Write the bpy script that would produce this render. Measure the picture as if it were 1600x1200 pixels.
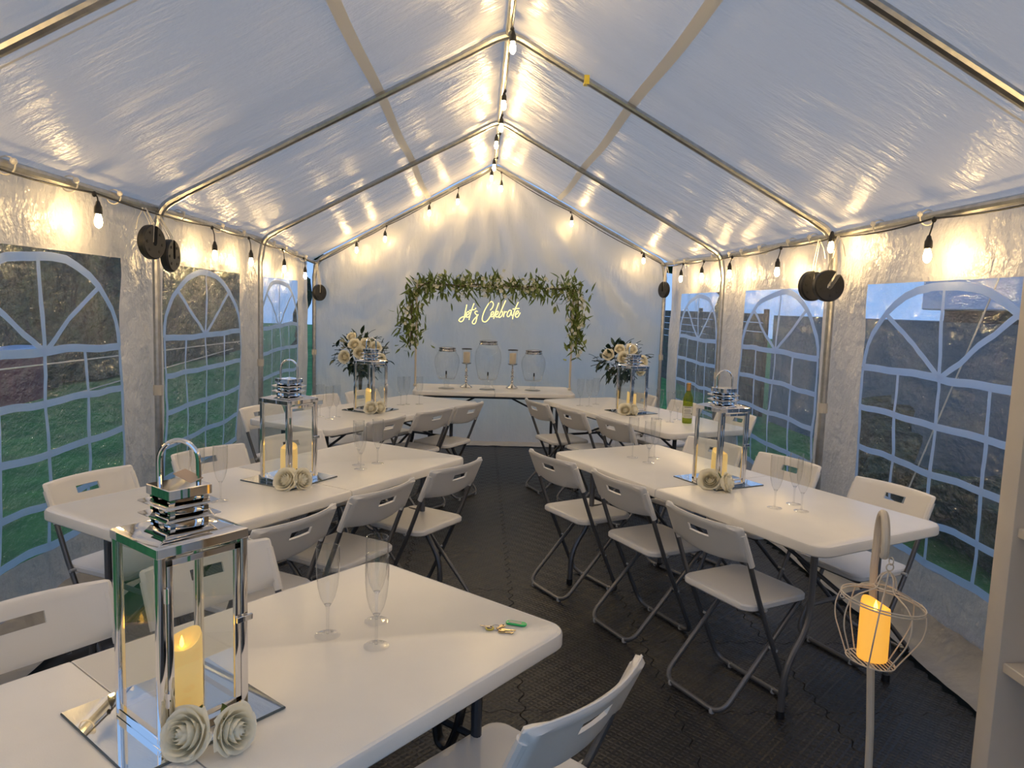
import bpy, math, random
from math import sin, cos, pi, radians as rad, sqrt, hypot, atan2
from mathutils import Vector, Matrix, noise

for o in list(bpy.data.objects):
    bpy.data.objects.remove(o, do_unlink=True)
scene = bpy.context.scene
C = scene.collection
random.seed(11)

# ------------------------------------------------------------------ camera
cam_d = bpy.data.cameras.new('camera'); cam = bpy.data.objects.new('camera', cam_d); C.objects.link(cam)
cam_d.sensor_fit = 'HORIZONTAL'; cam_d.sensor_width = 36.0; cam_d.lens = 1134.98 / 1600 * 36.0
cam_d.clip_start = 0.02; cam_d.clip_end = 300
_r = Vector((0.9985032673, -0.0435622666, 0.0330689287)); _u = Vector((-0.0281350280, 0.1093712567, 0.9936027116))
_w = Vector((0.0469003765, 0.9930459492, -0.1079819315))
m = Matrix.Identity(4)
for i in range(3):
    m[i][0] = _r[i]; m[i][1] = _u[i]; m[i][2] = -_w[i]
m[0][3], m[1][3], m[2][3] = -0.1214, 0.0, 1.5736
cam.matrix_world = m
scene.camera = cam

# ------------------------------------------------------------------ sky and exposure
SKY = (0.37, 0.61, 1.08); SKY_STRENGTH = 1.0
BULB_STRENGTH = 240.0
world = bpy.data.worlds.new('dusk_sky'); scene.world = world; world.use_nodes = True
bg = world.node_tree.nodes['Background']
bg.inputs[0].default_value = (*SKY, 1); bg.inputs[1].default_value = SKY_STRENGTH
vs = scene.view_settings
vs.view_transform = 'Standard'; vs.look = 'None'; vs.gamma = 1.0; vs.use_curve_mapping = False
vs.exposure = 0.0

# ------------------------------------------------------------------ materials
MATS = {}
def newmat(name):
    mt = bpy.data.materials.new(name); mt.use_nodes = True
    nt = mt.node_tree; nt.nodes.clear()
    out = nt.nodes.new('ShaderNodeOutputMaterial')
    MATS[name] = mt
    return mt, nt, out

def N(nt, t, **kw):
    n = nt.nodes.new(t)
    for k, v in kw.items(): setattr(n, k, v)
    return n

def noise_bump(nt, scale, strength, dist=0.02, detail=3, stretch=(1, 1, 1), coord='Object'):
    tc = N(nt, 'ShaderNodeTexCoord'); mp = N(nt, 'ShaderNodeMapping')
    mp.inputs['Scale'].default_value = stretch
    nz = N(nt, 'ShaderNodeTexNoise'); nz.inputs['Scale'].default_value = scale; nz.inputs['Detail'].default_value = detail
    bp = N(nt, 'ShaderNodeBump'); bp.inputs['Strength'].default_value = strength; bp.inputs['Distance'].default_value = dist
    nt.links.new(tc.outputs[coord], mp.inputs[0]); nt.links.new(mp.outputs[0], nz.inputs['Vector'])
    nt.links.new(nz.outputs[0], bp.inputs['Height'])
    return bp

def pbr(name, col, rough=0.5, metal=0.0, bump=None, vary=0.0, vscale=20, spec=0.5, sss=0.0, emit=None, estr=0.0, coat=0.0):
    mt, nt, out = newmat(name)
    b = N(nt, 'ShaderNodeBsdfPrincipled')
    b.inputs['Base Color'].default_value = (*col, 1); b.inputs['Roughness'].default_value = rough
    b.inputs['Metallic'].default_value = metal; b.inputs['Specular IOR Level'].default_value = spec
    b.inputs['Coat Weight'].default_value = coat
    if sss:
        b.inputs['Subsurface Weight'].default_value = sss; b.inputs['Subsurface Radius'].default_value = (1, .6, .3)
        b.inputs['Subsurface Scale'].default_value = 0.01
    if emit:
        b.inputs['Emission Color'].default_value = (*emit, 1); b.inputs['Emission Strength'].default_value = estr
    if vary:
        tc = N(nt, 'ShaderNodeTexCoord'); nz = N(nt, 'ShaderNodeTexNoise'); nz.inputs['Scale'].default_value = vscale
        nz.inputs['Detail'].default_value = 4
        cr = N(nt, 'ShaderNodeMapRange'); cr.inputs['From Min'].default_value = .3; cr.inputs['From Max'].default_value = .7
        cr.inputs['To Min'].default_value = 1 - vary; cr.inputs['To Max'].default_value = 1 + vary
        vm = N(nt, 'ShaderNodeVectorMath', operation='SCALE'); vm.inputs[0].default_value = col
        nt.links.new(tc.outputs['Object'], nz.inputs['Vector']); nt.links.new(nz.outputs[0], cr.inputs[0])
        nt.links.new(cr.outputs[0], vm.inputs['Scale']); nt.links.new(vm.outputs[0], b.inputs['Base Color'])
    if bump:
        bp = noise_bump(nt, *bump); nt.links.new(bp.outputs[0], b.inputs['Normal'])
    nt.links.new(b.outputs[0], out.inputs[0])
    return mt

def schlick(nt, f0, gain):
    """reflectance that rises towards grazing view, the same from both sides of a sheet"""
    lw = N(nt, 'ShaderNodeLayerWeight'); lw.inputs[0].default_value = .5
    pw = N(nt, 'ShaderNodeMath', operation='POWER'); pw.inputs[1].default_value = 4.0
    ml = N(nt, 'ShaderNodeMath', operation='MULTIPLY_ADD'); ml.inputs[1].default_value = (1 - f0) * gain; ml.inputs[2].default_value = f0
    ml.use_clamp = True
    nt.links.new(lw.outputs['Facing'], pw.inputs[0]); nt.links.new(pw.outputs[0], ml.inputs[0])
    return ml

def fabric(name, col, trans, gloss, rough, bumps, tcol=None):
    """woven plastic sheet: diffuse + translucent with a glossy, crinkled film on top"""
    mt, nt, out = newmat(name)
    d = N(nt, 'ShaderNodeBsdfDiffuse'); d.inputs[0].default_value = (*col, 1)
    t = N(nt, 'ShaderNodeBsdfTranslucent'); t.inputs[0].default_value = (*(tcol or col), 1)
    mx = N(nt, 'ShaderNodeMixShader'); mx.inputs[0].default_value = trans
    nt.links.new(d.outputs[0], mx.inputs[1]); nt.links.new(t.outputs[0], mx.inputs[2])
    g = N(nt, 'ShaderNodeBsdfGlossy'); g.inputs['Roughness'].default_value = rough
    ml = schlick(nt, .045 * gloss, .6 * gloss)
    prev = None
    for b in bumps:
        bp = noise_bump(nt, *b)
        if prev: nt.links.new(prev.outputs[0], bp.inputs['Normal'])
        prev = bp
    if prev:
        for s in (g, d): nt.links.new(prev.outputs[0], s.inputs['Normal'])
    m2 = N(nt, 'ShaderNodeMixShader')
    nt.links.new(ml.outputs[0], m2.inputs[0]); nt.links.new(mx.outputs[0], m2.inputs[1]); nt.links.new(g.outputs[0], m2.inputs[2])
    nt.links.new(m2.outputs[0], out.inputs[0])
    return mt

def clear(name, tint, ior=1.45, gain=1.0, rough=0.02, haze=0.0, bump=None, base=0.0, hazecol=(1, 1, 1)):
    """thin clear sheet or glass wall: transparent, with Fresnel reflection and a little haze"""
    mt, nt, out = newmat(name)
    tr = N(nt, 'ShaderNodeBsdfTransparent'); tr.inputs[0].default_value = (*tint, 1)
    g = N(nt, 'ShaderNodeBsdfGlossy'); g.inputs['Roughness'].default_value = rough
    ml = schlick(nt, .03 + base, .8 * gain)
    first = tr
    if haze:
        df = N(nt, 'ShaderNodeBsdfTranslucent'); df.inputs[0].default_value = (*hazecol, 1)
        mh = N(nt, 'ShaderNodeMixShader'); mh.inputs[0].default_value = haze
        nt.links.new(tr.outputs[0], mh.inputs[1]); nt.links.new(df.outputs[0], mh.inputs[2]); first = mh
    if bump:
        prev = None
        for b in bump:
            bp = noise_bump(nt, *b)
            if prev: nt.links.new(prev.outputs[0], bp.inputs['Normal'])
            prev = bp
        nt.links.new(prev.outputs[0], g.inputs['Normal'])
    m2 = N(nt, 'ShaderNodeMixShader')
    nt.links.new(ml.outputs[0], m2.inputs[0]); nt.links.new(first.outputs[0], m2.inputs[1]); nt.links.new(g.outputs[0], m2.inputs[2])
    nt.links.new(m2.outputs[0], out.inputs[0])
    return mt

def emitter(name, col, s):
    mt, nt, out = newmat(name)
    e = N(nt, 'ShaderNodeEmission'); e.inputs[0].default_value = (*col, 1); e.inputs[1].default_value = s
    nt.links.new(e.outputs[0], out.inputs[0])
    return mt

M_roof = fabric('roof_sheet', (.80, .79, .78), .36, .85, .26,
                [(1.0, .55, .05, 4, (2.2, 9, 2.2)), (1.0, .35, .02, 3, (14, 40, 14)), (1.0, .15, .02, 2, (60, 90, 60))], (.80, .76, .70))
M_wall = fabric('wall_sheet', (.80, .78, .76), .30, 1.0, .26,
                [(1.0, .9, .06, 5, (3, 5, 3.5)), (1.0, .65, .03, 4, (12, 16, 13)), (1.0, .25, .02, 2, (50, 50, 50))], (.80, .76, .70))
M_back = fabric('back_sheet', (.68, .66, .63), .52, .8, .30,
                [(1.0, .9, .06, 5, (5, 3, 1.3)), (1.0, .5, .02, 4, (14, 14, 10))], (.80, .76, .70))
M_skirt = fabric('skirt_sheet', (.42, .42, .42), .10, .8, .3, [(1.0, .7, .05, 4, (5, 5, 5))])
M_tape = fabric('seam_tape', (.76, .74, .70), .24, .5, .35, [])
M_mullion = fabric('sky_tinted_bar', (.70, .78, .93), .82, .6, .25, [(1.0, .3, .02, 3, (20, 20, 20))], (.82, .90, 1.0))  # white bars, with the blue of the sky light put into their colour
M_pvc = clear('clear_pvc', (.86, .90, .92), 1.5, 1.4, .085, .04,
              [(1.0, 1.0, .06, 5, (3, 5, 8)), (1.0, .8, .03, 4, (14, 18, 30)), (1.0, .4, .02, 2, (60, 60, 90))], .085)
M_glass = clear('clear_glass', (.97, .98, .98), 1.45, .9, .01, 0, None, .005)
M_flute = clear('flute_plastic', (.965, .97, .972), 1.5, 1.6, .03, 0, None, .045)
M_pane = clear('lantern_pane', (.975, .985, .98), 1.5, 1.2, .01, 0, None, .01)
M_green_glass = clear('bottle_glass', (.55, .62, .10), 1.5, 1.0, .04, .25, None, .02, (.45, .5, .06))
M_galv = pbr('galvanised_tube', (.46, .46, .45), .30, 1.0, (30, .15, .01), .12, 30)
M_chrome = pbr('chrome', (.84, .82, .80), .05, 1.0)
M_mirror = pbr('mirror', (.86, .88, .88), .015, 1.0)
M_mirror_edge = pbr('mirror_edge', (.08, .10, .10), .3)
M_plastic = pbr('white_plastic', (.80, .77, .72), .38, 0, (260, .06, .002))
M_table = pbr('table_plastic', (.80, .77, .71), .30, 0, (320, .10, .002), .025, 6)
M_tube = pbr('grey_tube', (.17, .17, .175), .38, .6, (200, .05, .001))
M_dark_leg = pbr('dark_leg', (.045, .05, .06), .4, .4)
M_pad = pbr('foot_pad', (.45, .45, .44), .5)
M_black = pbr('black_plastic', (.012, .012, .013), .42)
M_cable = pbr('black_cable', (.01, .01, .01), .5)
M_white_cord = pbr('white_cord', (.72, .68, .60), .6)
M_ball = pbr('white_ball', (.74, .70, .63), .4)
M_bulb = emitter('bulb_glow', (1.0, .67, .285), BULB_STRENGTH)
M_bulb_off = clear('bulb_clear', (.7, .7, .7), 1.5, 1.2, .02, .05)
M_neon = emitter('neon_glow', (1.0, .80, .26), 2.0)
M_wax = pbr('ivory_wax', (.80, .66, .34), .45, 0, None, 0, 20, .4, .4, (1.0, .58, .13), .38)
M_wax_hot = pbr('amber_wax', (.80, .58, .20), .45, 0, None, 0, 20, .4, .4, (1.0, .42, .03), .75)
M_wax_plain = pbr('plain_wax', (.72, .62, .48), .5, 0, None, 0, 20, .4, .2)
M_flame = emitter('led_flame', (1.0, .50, .06), 9.0)
M_petal = fabric('ivory_petal', (.98, .93, .76), .22, .25, .45, [(60, .15, .004)])
M_leaf = pbr('green_leaf', (.12, .17, .03), .5, 0, None, .3, 40)
M_leaf2 = pbr('pale_leaf', (.26, .30, .09), .5, 0, None, .25, 40)
M_leaf_dark = pbr('dark_leaf', (.018, .045, .022), .45, 0, None, .3, 40)
M_flower = pbr('cream_flower', (.66, .65, .50), .6)
M_stem = pbr('brown_stem', (.09, .07, .03), .6)
M_cream = pbr('cream_paint', (.66, .58, .46), .4, 0, (40, .05, .003))
M_shelf = pbr('shelf_board', (.68, .62, .53), .4, 0, None, .03, 8)
M_kraft = pbr('kraft_paper', (.50, .38, .28), .8)
M_silver = pbr('silvered', (.55, .54, .52), .16, 1.0)
M_brass = pbr('brass_key', (.55, .44, .26), .3, 1.0)
M_steel = pbr('steel_key', (.40, .38, .36), .35, 1.0)
M_yellow = pbr('yellow_plastic', (.65, .52, .06), .4)
M_tag = pbr('green_tag', (.02, .50, .13), .25)
M_tagpaper = pbr('tag_paper', (.52, .52, .40), .6)
M_foil = pbr('bottle_foil', (.50, .28, .09), .4, .2)
M_label = pbr('label_paper', (.66, .64, .55), .6)
M_ink = pbr('label_ink', (.16, .15, .12), .7)
M_tapewrap = pbr('grey_tape', (.52, .50, .46), .5)
M_hedge = pbr('hedge', (.035, .050, .020), .8, 0, (6, 1.0, .3), .7, 3)
M_bark = pbr('brown_board', (.10, .075, .055), .8, 0, (8, .5, .1), .4, 5)
M_red = pbr('dark_red', (.16, .03, .03), .6, 0, None, .3, 4)
M_render = pbr('grey_render', (.12, .17, .21), .8, 0, (12, .4, .05), .12, 3)
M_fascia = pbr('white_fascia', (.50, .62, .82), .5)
M_rope = pbr('guy_rope', (.70, .70, .66), .7)

def foam_material():
    mt, nt, out = newmat('black_foam')
    b = N(nt, 'ShaderNodeBsdfPrincipled'); b.inputs['Roughness'].default_value = .42
    b.inputs['Base Color'].default_value = (.020, .0195, .019, 1)
    tc = N(nt, 'ShaderNodeTexCoord')
    def wave(rot, sc):
        mp = N(nt, 'ShaderNodeMapping'); mp.inputs['Rotation'].default_value = (0, 0, rot)
        w = N(nt, 'ShaderNodeTexWave'); w.inputs['Scale'].default_value = sc; w.inputs['Distortion'].default_value = 0
        nt.links.new(tc.outputs['Object'], mp.inputs[0]); nt.links.new(mp.outputs[0], w.inputs[0]); return w
    a = wave(pi / 4, 15); c = wave(-pi / 4, 15); ck = N(nt, 'ShaderNodeTexChecker'); ck.inputs['Scale'].default_value = 50
    nt.links.new(tc.outputs['Object'], ck.inputs[0])
    mx = N(nt, 'ShaderNodeMix'); mx.data_type = 'FLOAT'
    nt.links.new(ck.outputs['Fac'], mx.inputs[0]); nt.links.new(a.outputs['Fac'], mx.inputs[2]); nt.links.new(c.outputs['Fac'], mx.inputs[3])
    bp = N(nt, 'ShaderNodeBump'); bp.inputs['Strength'].default_value = .55; bp.inputs['Distance'].default_value = .004
    nt.links.new(mx.outputs[0], bp.inputs['Height']); nt.links.new(bp.outputs[0], b.inputs['Normal'])
    nt.links.new(b.outputs[0], out.inputs[0])
    return mt
M_foam = foam_material()

def lawn_material():
    mt, nt, out = newmat('lawn_grass')
    b = N(nt, 'ShaderNodeBsdfPrincipled'); b.inputs['Roughness'].default_value = .9
    tc = N(nt, 'ShaderNodeTexCoord'); nz = N(nt, 'ShaderNodeTexNoise'); nz.inputs['Scale'].default_value = 2.5; nz.inputs['Detail'].default_value = 8
    cr = N(nt, 'ShaderNodeValToRGB'); cr.color_ramp.elements[0].position = .3; cr.color_ramp.elements[0].color = (.035, .14, .030, 1)
    cr.color_ramp.elements[1].position = .72; cr.color_ramp.elements[1].color = (.08, .27, .055, 1)
    nt.links.new(tc.outputs['Object'], nz.inputs['Vector']); nt.links.new(nz.outputs[0], cr.inputs[0]); nt.links.new(cr.outputs[0], b.inputs['Base Color'])
    bp = noise_bump(nt, 60, .8, .03); nt.links.new(bp.outputs[0], b.inputs['Normal'])
    nt.links.new(b.outputs[0], out.inputs[0])
    return mt
M_lawn = lawn_material()

# ------------------------------------------------------------------ mesh builder
class MB:
    def __init__(s): s.v = []; s.f = []
    def add(s, vs, fs):
        n = len(s.v); s.v += [tuple(a) for a in vs]; s.f += [tuple(i + n for i in f) for f in fs]; return s
    def box(s, c, d, rz=0.0, M=None):
        x, y, z = d[0] / 2, d[1] / 2, d[2] / 2
        p = [(-x, -y, -z), (x, -y, -z), (x, y, -z), (-x, y, -z), (-x, -y, z), (x, -y, z), (x, y, z), (-x, y, z)]
        if M is not None: p = [M @ Vector(a) for a in p]
        elif rz: p = [(a[0] * cos(rz) - a[1] * sin(rz), a[0] * sin(rz) + a[1] * cos(rz), a[2]) for a in p]
        p = [(a[0] + c[0], a[1] + c[1], a[2] + c[2]) for a in p]
        return s.add(p, [(0, 3, 2, 1), (4, 5, 6, 7), (0, 1, 5, 4), (1, 2, 6, 5), (2, 3, 7, 6), (3, 0, 4, 7)])
    def bbox(s, c, d, b=.003):
        """box with chamfered vertical and top edges"""
        x, y, z = d[0] / 2, d[1] / 2, d[2] / 2
        return s.loft([rect(2 * x - 2 * b, 2 * y - 2 * b, b, 2), rect(2 * x, 2 * y, b, 2), rect(2 * x, 2 * y, b, 2), rect(2 * x - 2 * b, 2 * y - 2 * b, b, 2)],
                      [-z, -z + b, z - b, z], c)
    def loft(s, rings, zs, c=(0, 0, 0), cap=True):
        n = len(rings[0]); vs = []
        for r, z in zip(rings, zs): vs += [(p[0] + c[0], p[1] + c[1], z + c[2]) for p in r]
        fs = []
        for k in range(len(rings) - 1):
            for i in range(n):
                j = (i + 1) % n; fs.append((k * n + i, k * n + j, (k + 1) * n + j, (k + 1) * n + i))
        if cap:
            fs.append(tuple(range(n - 1, -1, -1))); fs.append(tuple(range((len(rings) - 1) * n, len(rings) * n)))
        return s.add(vs, fs)
    def tube(s, path, r, seg=8, closed=False, cap=True, flat=None):
        P = [Vector(p) for p in path]; n = len(P)
        R_ = r if isinstance(r, (list, tuple)) else [r] * n
        t0 = (P[1] - P[0]).normalized()
        up = Vector((0, 0, 1)) if abs(t0.z) < .9 else Vector((1, 0, 0))
        a = t0.cross(up).normalized(); vs = []; prev = t0
        for i in range(n):
            if closed: t = (P[(i + 1) % n] - P[i - 1]).normalized()
            else: t = (P[min(i + 1, n - 1)] - P[max(i - 1, 0)]).normalized()
            a = prev.rotation_difference(t) @ a; a = (a - t * a.dot(t)).normalized(); prev = t
            b = t.cross(a)
            for k in range(seg):
                th = 2 * pi * k / seg
                e = (cos(th), sin(th) * (flat or 1))
                vs.append(P[i] + (a * e[0] + b * e[1]) * R_[i])
        fs = []
        for i in range(n if closed else n - 1):
            i2 = (i + 1) % n
            for k in range(seg):
                k2 = (k + 1) % seg
                fs.append((i * seg + k, i * seg + k2, i2 * seg + k2, i2 * seg + k))
        if cap and not closed:
            fs.append(tuple(range(seg - 1, -1, -1))); fs.append(tuple(range((n - 1) * seg, n * seg)))
        return s.add(vs, fs)
    def lathe(s, prof, seg=16, c=(0, 0, 0), cap0=True, cap1=True, M=None):
        vs = []
        for r, z in prof:
            for k in range(seg):
                th = 2 * pi * k / seg; vs.append((r * cos(th), r * sin(th), z))
        if M is not None: vs = [M @ Vector(v) for v in vs]
        vs = [(v[0] + c[0], v[1] + c[1], v[2] + c[2]) for v in vs]
        fs = []
        for i in range(len(prof) - 1):
            for k in range(seg):
                k2 = (k + 1) % seg; fs.append((i * seg + k, i * seg + k2, (i + 1) * seg + k2, (i + 1) * seg + k))
        if cap0: fs.append(tuple(range(seg - 1, -1, -1)))
        if cap1: fs.append(tuple(range((len(prof) - 1) * seg, len(prof) * seg)))
        return s.add(vs, fs)
    def sphere(s, c, r, seg=10, rings=6, sz=1.0):
        return s.lathe([(max(1e-4, r * sin(pi * i / rings)), -r * sz * cos(pi * i / rings)) for i in range(rings + 1)], seg, c)
    def ring(s, c, R, r, seg=20, ts=6, M=None):
        path = [(R * cos(2 * pi * k / seg), R * sin(2 * pi * k / seg), 0) for k in range(seg)]
        if M is not None: path = [M @ Vector(p) for p in path]
        return s.tube([(p[0] + c[0], p[1] + c[1], p[2] + c[2]) for p in path], r, ts, closed=True)
    def grid(s, fn, nu, nv, skip=None):
        n0 = len(s.v)
        for j in range(nv + 1):
            for i in range(nu + 1): s.v.append(tuple(fn(i / nu, j / nv)))
        for j in range(nv):
            for i in range(nu):
                if skip and skip((i + .5) / nu, (j + .5) / nv): continue
                a = n0 + j * (nu + 1) + i; s.f.append((a, a + 1, a + nu + 2, a + nu + 1))
        return s
    def mesh(s, name, mat, smooth=35):
        me = bpy.data.meshes.new(name); me.from_pydata(s.v, [], s.f); me.validate()
        if mat is not None: me.materials.append(mat)
        if smooth is not None:
            me.polygons.foreach_set('use_smooth', [True] * len(me.polygons))
            if smooth < 180: me.set_sharp_from_angle(angle=rad(smooth))
        me.update(); return me
    def build(s, name, mat, parent=None, smooth=35):
        return link(name, s.mesh(name, mat, smooth), parent)

def link(name, me, parent=None, loc=None, rot=None, scale=None):
    o = bpy.data.objects.new(name, me); C.objects.link(o)
    if parent is not None: o.parent = parent
    if loc is not None: o.location = loc
    if rot is not None: o.rotation_euler = rot
    if scale is not None: o.scale = (scale,) * 3 if not isinstance(scale, (tuple, list)) else scale
    return o

def rect(L, W, r, k=3, radii=None):
    """rounded rectangle outline, corners in order ++ -+ -- +-"""
    rr = radii or (r, r, r, r); pts = []
    for q, (sx, sy, a0) in enumerate(((1, 1, 0), (-1, 1, 90), (-1, -1, 180), (1, -1, 270))):
        R_ = max(rr[q], 1e-4); cx, cy = sx * (L / 2 - R_), sy * (W / 2 - R_)
        for i in range(k + 1):
            a = rad(a0 + 90 * i / k); pts.append((cx + R_ * cos(a), cy + R_ * sin(a)))
    return pts

def thing(name, label, cat, loc=(0, 0, 0), rz=0.0, group=None, rot=None):
    o = bpy.data.objects.new(name, None); C.objects.link(o); o.empty_display_size = .05
    o.location = loc; o.rotation_euler = rot or (0, 0, rz)
    return tag(o, label, cat, group)
def tag(o, label, cat, group=None):
    o['label'] = label; o['category'] = cat
    if group: o['group'] = group
    return o
def struct(o): o['kind'] = 'structure'; return o
def copy_tree(o, parent=None):
    c = o.copy(); C.objects.link(c)
    if parent is not None: c.parent = parent
    for ch in list(o.children): copy_tree(ch, c)
    return c
def place(proto, used, loc, rz, label, group=None):
    o = proto if not used else copy_tree(proto)
    o.location = loc; o.rotation_euler = (0, 0, rz); o['label'] = label
    if group: o['group'] = group
    return o
def arc(pts, r, k=4):
    """polyline with its inner corners rounded"""
    P = [Vector(p) for p in pts]; out = [P[0]]
    for i in range(1, len(P) - 1):
        a, b, c = P[i - 1], P[i], P[i + 1]
        d1 = (a - b); d2 = (c - b); q = min(r, d1.length * .49, d2.length * .49)
        p1 = b + d1.normalized() * q; p2 = b + d2.normalized() * q
        for j in range(k + 1):
            t = j / k; out.append(p1 * (1 - t) ** 2 + b * 2 * t * (1 - t) + p2 * t * t)
    out.append(P[-1]); return out
def fbm(x, y, z=0.0): return noise.fractal(Vector((x, y, z)), 1.0, 2.0, 3)

# ------------------------------------------------------------------ the marquee: dimensions
HW = 2.0; EZ = 2.056; RZ = 3.118
ARCH = [0.315, 2.328, 4.341, 6.354, 8.367]
def eave_z(side, y):
    t = max(0, (y - 6.354) / 2.013)
    return EZ + (-.075 if side < 0 else .045) * t
def ridge_z(y): return RZ

# lawn
g = MB()
g.grid(lambda a, b: (-30 + 60 * a, -14 + 60 * b, -.045 + .02 * fbm(a * 40, b * 40)), 60, 60)
lawn = struct(g.build('lawn', M_lawn)); 

# floor: dark underlay with interlocking foam tiles on it
fl = struct(MB().box((0, 4.2, -.022), (4.0, 8.5, .014)).build('floor', M_black))
def tile_mesh():
    S = .606; n = 12; dpt = .011
    def off(t):
        k = (t * n) % 1.0; w = .5 - abs(k - .5)
        q = max(0, min(1, (w - .12) / .1)); return dpt * (q if (int(t * n) % 2 == 0) else -q)
    ts = [i / (n * 6) for i in range(n * 6)]; g_ = .0016
    pts = []
    for t in ts: pts.append((t * S, off(t) + g_))
    for t in ts: pts.append((S + off(t) - g_, t * S))
    for t in ts: pts.append((S * (1 - t), S + off(1 - t) - g_))
    for t in ts: pts.append((off(1 - t) + g_, S * (1 - t)))
    ctr = (S / 2, S / 2)
    inner = [(p[0] + (ctr[0] - p[0]) * .006, p[1] + (ctr[1] - p[1]) * .006) for p in pts]
    mb = MB(); mb.loft([pts, pts, inner], [-.014, -.0015, 0], cap=False)
    k = len(pts); mb.f.append(tuple(range(2 * k, 3 * k)))
    return mb.mesh('foam_tile', M_foam, 30)
tm = tile_mesh(); S_ = .606
for i in range(-4, 3):
    for j in range(0, 13):
        x = .09 + i * S_; y = .25 + j * S_
        if y > 8.0: continue
        if x < -2.1 or x + S_ > 2.06: continue
        link('foam_tile', tm, fl, (x, y, 0))

# ------------------------------------------------------------------ fabric shell
def roof_slope(side, name):
    mb = MB()
    def fn(a, b):
        y = ARCH[0] - .25 + (ARCH[4] + .30 - ARCH[0]) * b
        ez = eave_z(side, y)
        ax = a * 2.06; z = RZ + .045 + (ez - RZ) * (ax / HW)
        bay = ((y - ARCH[0]) / 2.013) % 1.0
        sag = -.030 * sin(pi * bay) ** 2 * sin(pi * min(1, a)) + .012 * fbm(ax * 1.2 + 7 * side, y * 3.0) + .006 * fbm(ax * 3, y * 9, 4)
        edge = min(1, a * 8) * min(1, (1 - a) * 8)
        return (side * ax, y, z + sag * edge)
    mb.grid(fn, 36, 130)
    return mb
roof_l = roof_slope(-1, 'l'); roof_r = roof_slope(1, 'r')
roof = MB(); roof.add(roof_l.v, roof_l.f); roof.add(roof_r.v, roof_r.f)
ceil = struct(roof.build('ceiling', M_roof, None, 180))
for side in (-1, 1):
    def strip(a, b, side=side):
        y = .2 + 8.15 * b; ax = .705 + .05 * a
        return (side * ax, y, RZ + .028 + (eave_z(side, y) - RZ) * ax / HW - .024 * sin(pi * (((y - ARCH[0]) / 2.013) % 1)) ** 2)
    MB().grid(strip, 1, 60).build('seam_tape', M_tape, ceil, 180)
    def seam(a, b, side=side):
        ax = 2.0 * b; y = 2.45 + .012 * a
        return (side * ax, y, RZ + .030 + (EZ - RZ) * ax / HW - .006)
    MB().grid(seam, 1, 20).build('weld_seam', M_tape, ceil, 180)

WIN = [(2.635, 4.035), (4.56, 5.99), (6.57, 7.86), (.62, 2.02)]
WZ0, WZ1, WMID = .38, 1.755, 1.295
def wall_x(side, y, z):
    """distance of the loose side wall from the centre line"""
    w = .018 * fbm(y * 1.3 + side * 9, z * .8) + .010 * fbm(y * 4 + side, z * 2.2, 3)
    out = .03 + .05 * max(0, (1.0 - z)) ** 2
    pl = .014 * sin(y * 19 + 3 * fbm(y, 2)) * max(0, (z - 1.7) / .35) + .006 * fbm(y * 9, z * 5, 7)
    return side * (HW + .035 + out + (w + pl) * min(1, (2.1 - z) * 3))
def jit(y, z, side): return .020 * fbm(y * 1.6 + 5 * side, z * 1.6, 8), .018 * fbm(y * 1.9, z * 1.4 + side, 15)
def breaks(lo, hi, cuts, step):
    pts = sorted(set([lo, hi] + [c for c in cuts if lo < c < hi])); out = []
    for a, b in zip(pts, pts[1:]):
        n = max(1, round((b - a) / step)); out += [a + (b - a) * i / n for i in range(n)]
    return out + [hi]
def side_wall(side, name):
    ys = breaks(ARCH[0], ARCH[4] - .06, [w for p in WIN for w in p], .09)
    zs = breaks(-.02, EZ + .02, [WZ0, WZ1], .09)
    mb = MB()
    for z in zs:
        for y in ys:
            t = max(0, z / EZ); zz = z if z < 1.8 else min(z, eave_z(side, y) + .03)
            mb.v.append((wall_x(side, y, z), y, zz))
    n = len(ys)
    for j in range(len(zs) - 1):
        for i in range(n - 1):
            yc = (ys[i] + ys[i + 1]) / 2; zc = (zs[j] + zs[j + 1]) / 2
            if any(a < yc < b and WZ0 < zc < WZ1 for a, b in WIN): continue
            a = j * n + i; mb.f.append((a, a + 1, a + n + 1, a + n))
    w = struct(mb.build(name, M_wall, None, 180))
    # loose skirt lying out on the ground at the foot of the wall
    sk = MB()
    sk.grid(lambda a, b: (side * (HW + .12 - .20 * a + .03 * fbm(b * 9, a, side)), ARCH[0] + 8.0 * b, .012 + .16 * (1 - a) ** 2 + .018 * abs(fbm(b * 24, a * 3, side + 3))), 6, 110)
    sk.build('ground_skirt', M_skirt, w, 180)
    return w
wall_l = side_wall(-1, 'wall_left'); wall_r = side_wall(1, 'wall_right')

def bar(mb, side, pts, w):
    """flat printed bar following the loose sheet, pts in (y,z)"""
    P = []
    for (a, b) in zip(pts, pts[1:]):
        n = max(1, int(hypot(b[0] - a[0], b[1] - a[1]) / .05)); P += [(a[0] + (b[0] - a[0]) * i / n, a[1] + (b[1] - a[1]) * i / n) for i in range(n)]
    P.append(pts[-1]); n0 = len(mb.v); k = len(P)
    for i, (y, z) in enumerate(P):
        y0, z0 = P[max(0, i - 1)]; y1, z1 = P[min(k - 1, i + 1)]; L = hypot(y1 - y0, z1 - z0) or 1
        ny, nz = -(z1 - z0) / L * w / 2, (y1 - y0) / L * w / 2
        jy, jz = jit(y, z, side)
        for s in (1, -1):
            yy, zz = y + jy + s * ny, z + jz + s * nz
            mb.v.append((wall_x(side, yy, zz) - side * .004, yy, zz))
    for i in range(k - 1): mb.f.append((n0 + 2 * i, n0 + 2 * i + 1, n0 + 2 * i + 3, n0 + 2 * i + 2))
wn = 0
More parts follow.
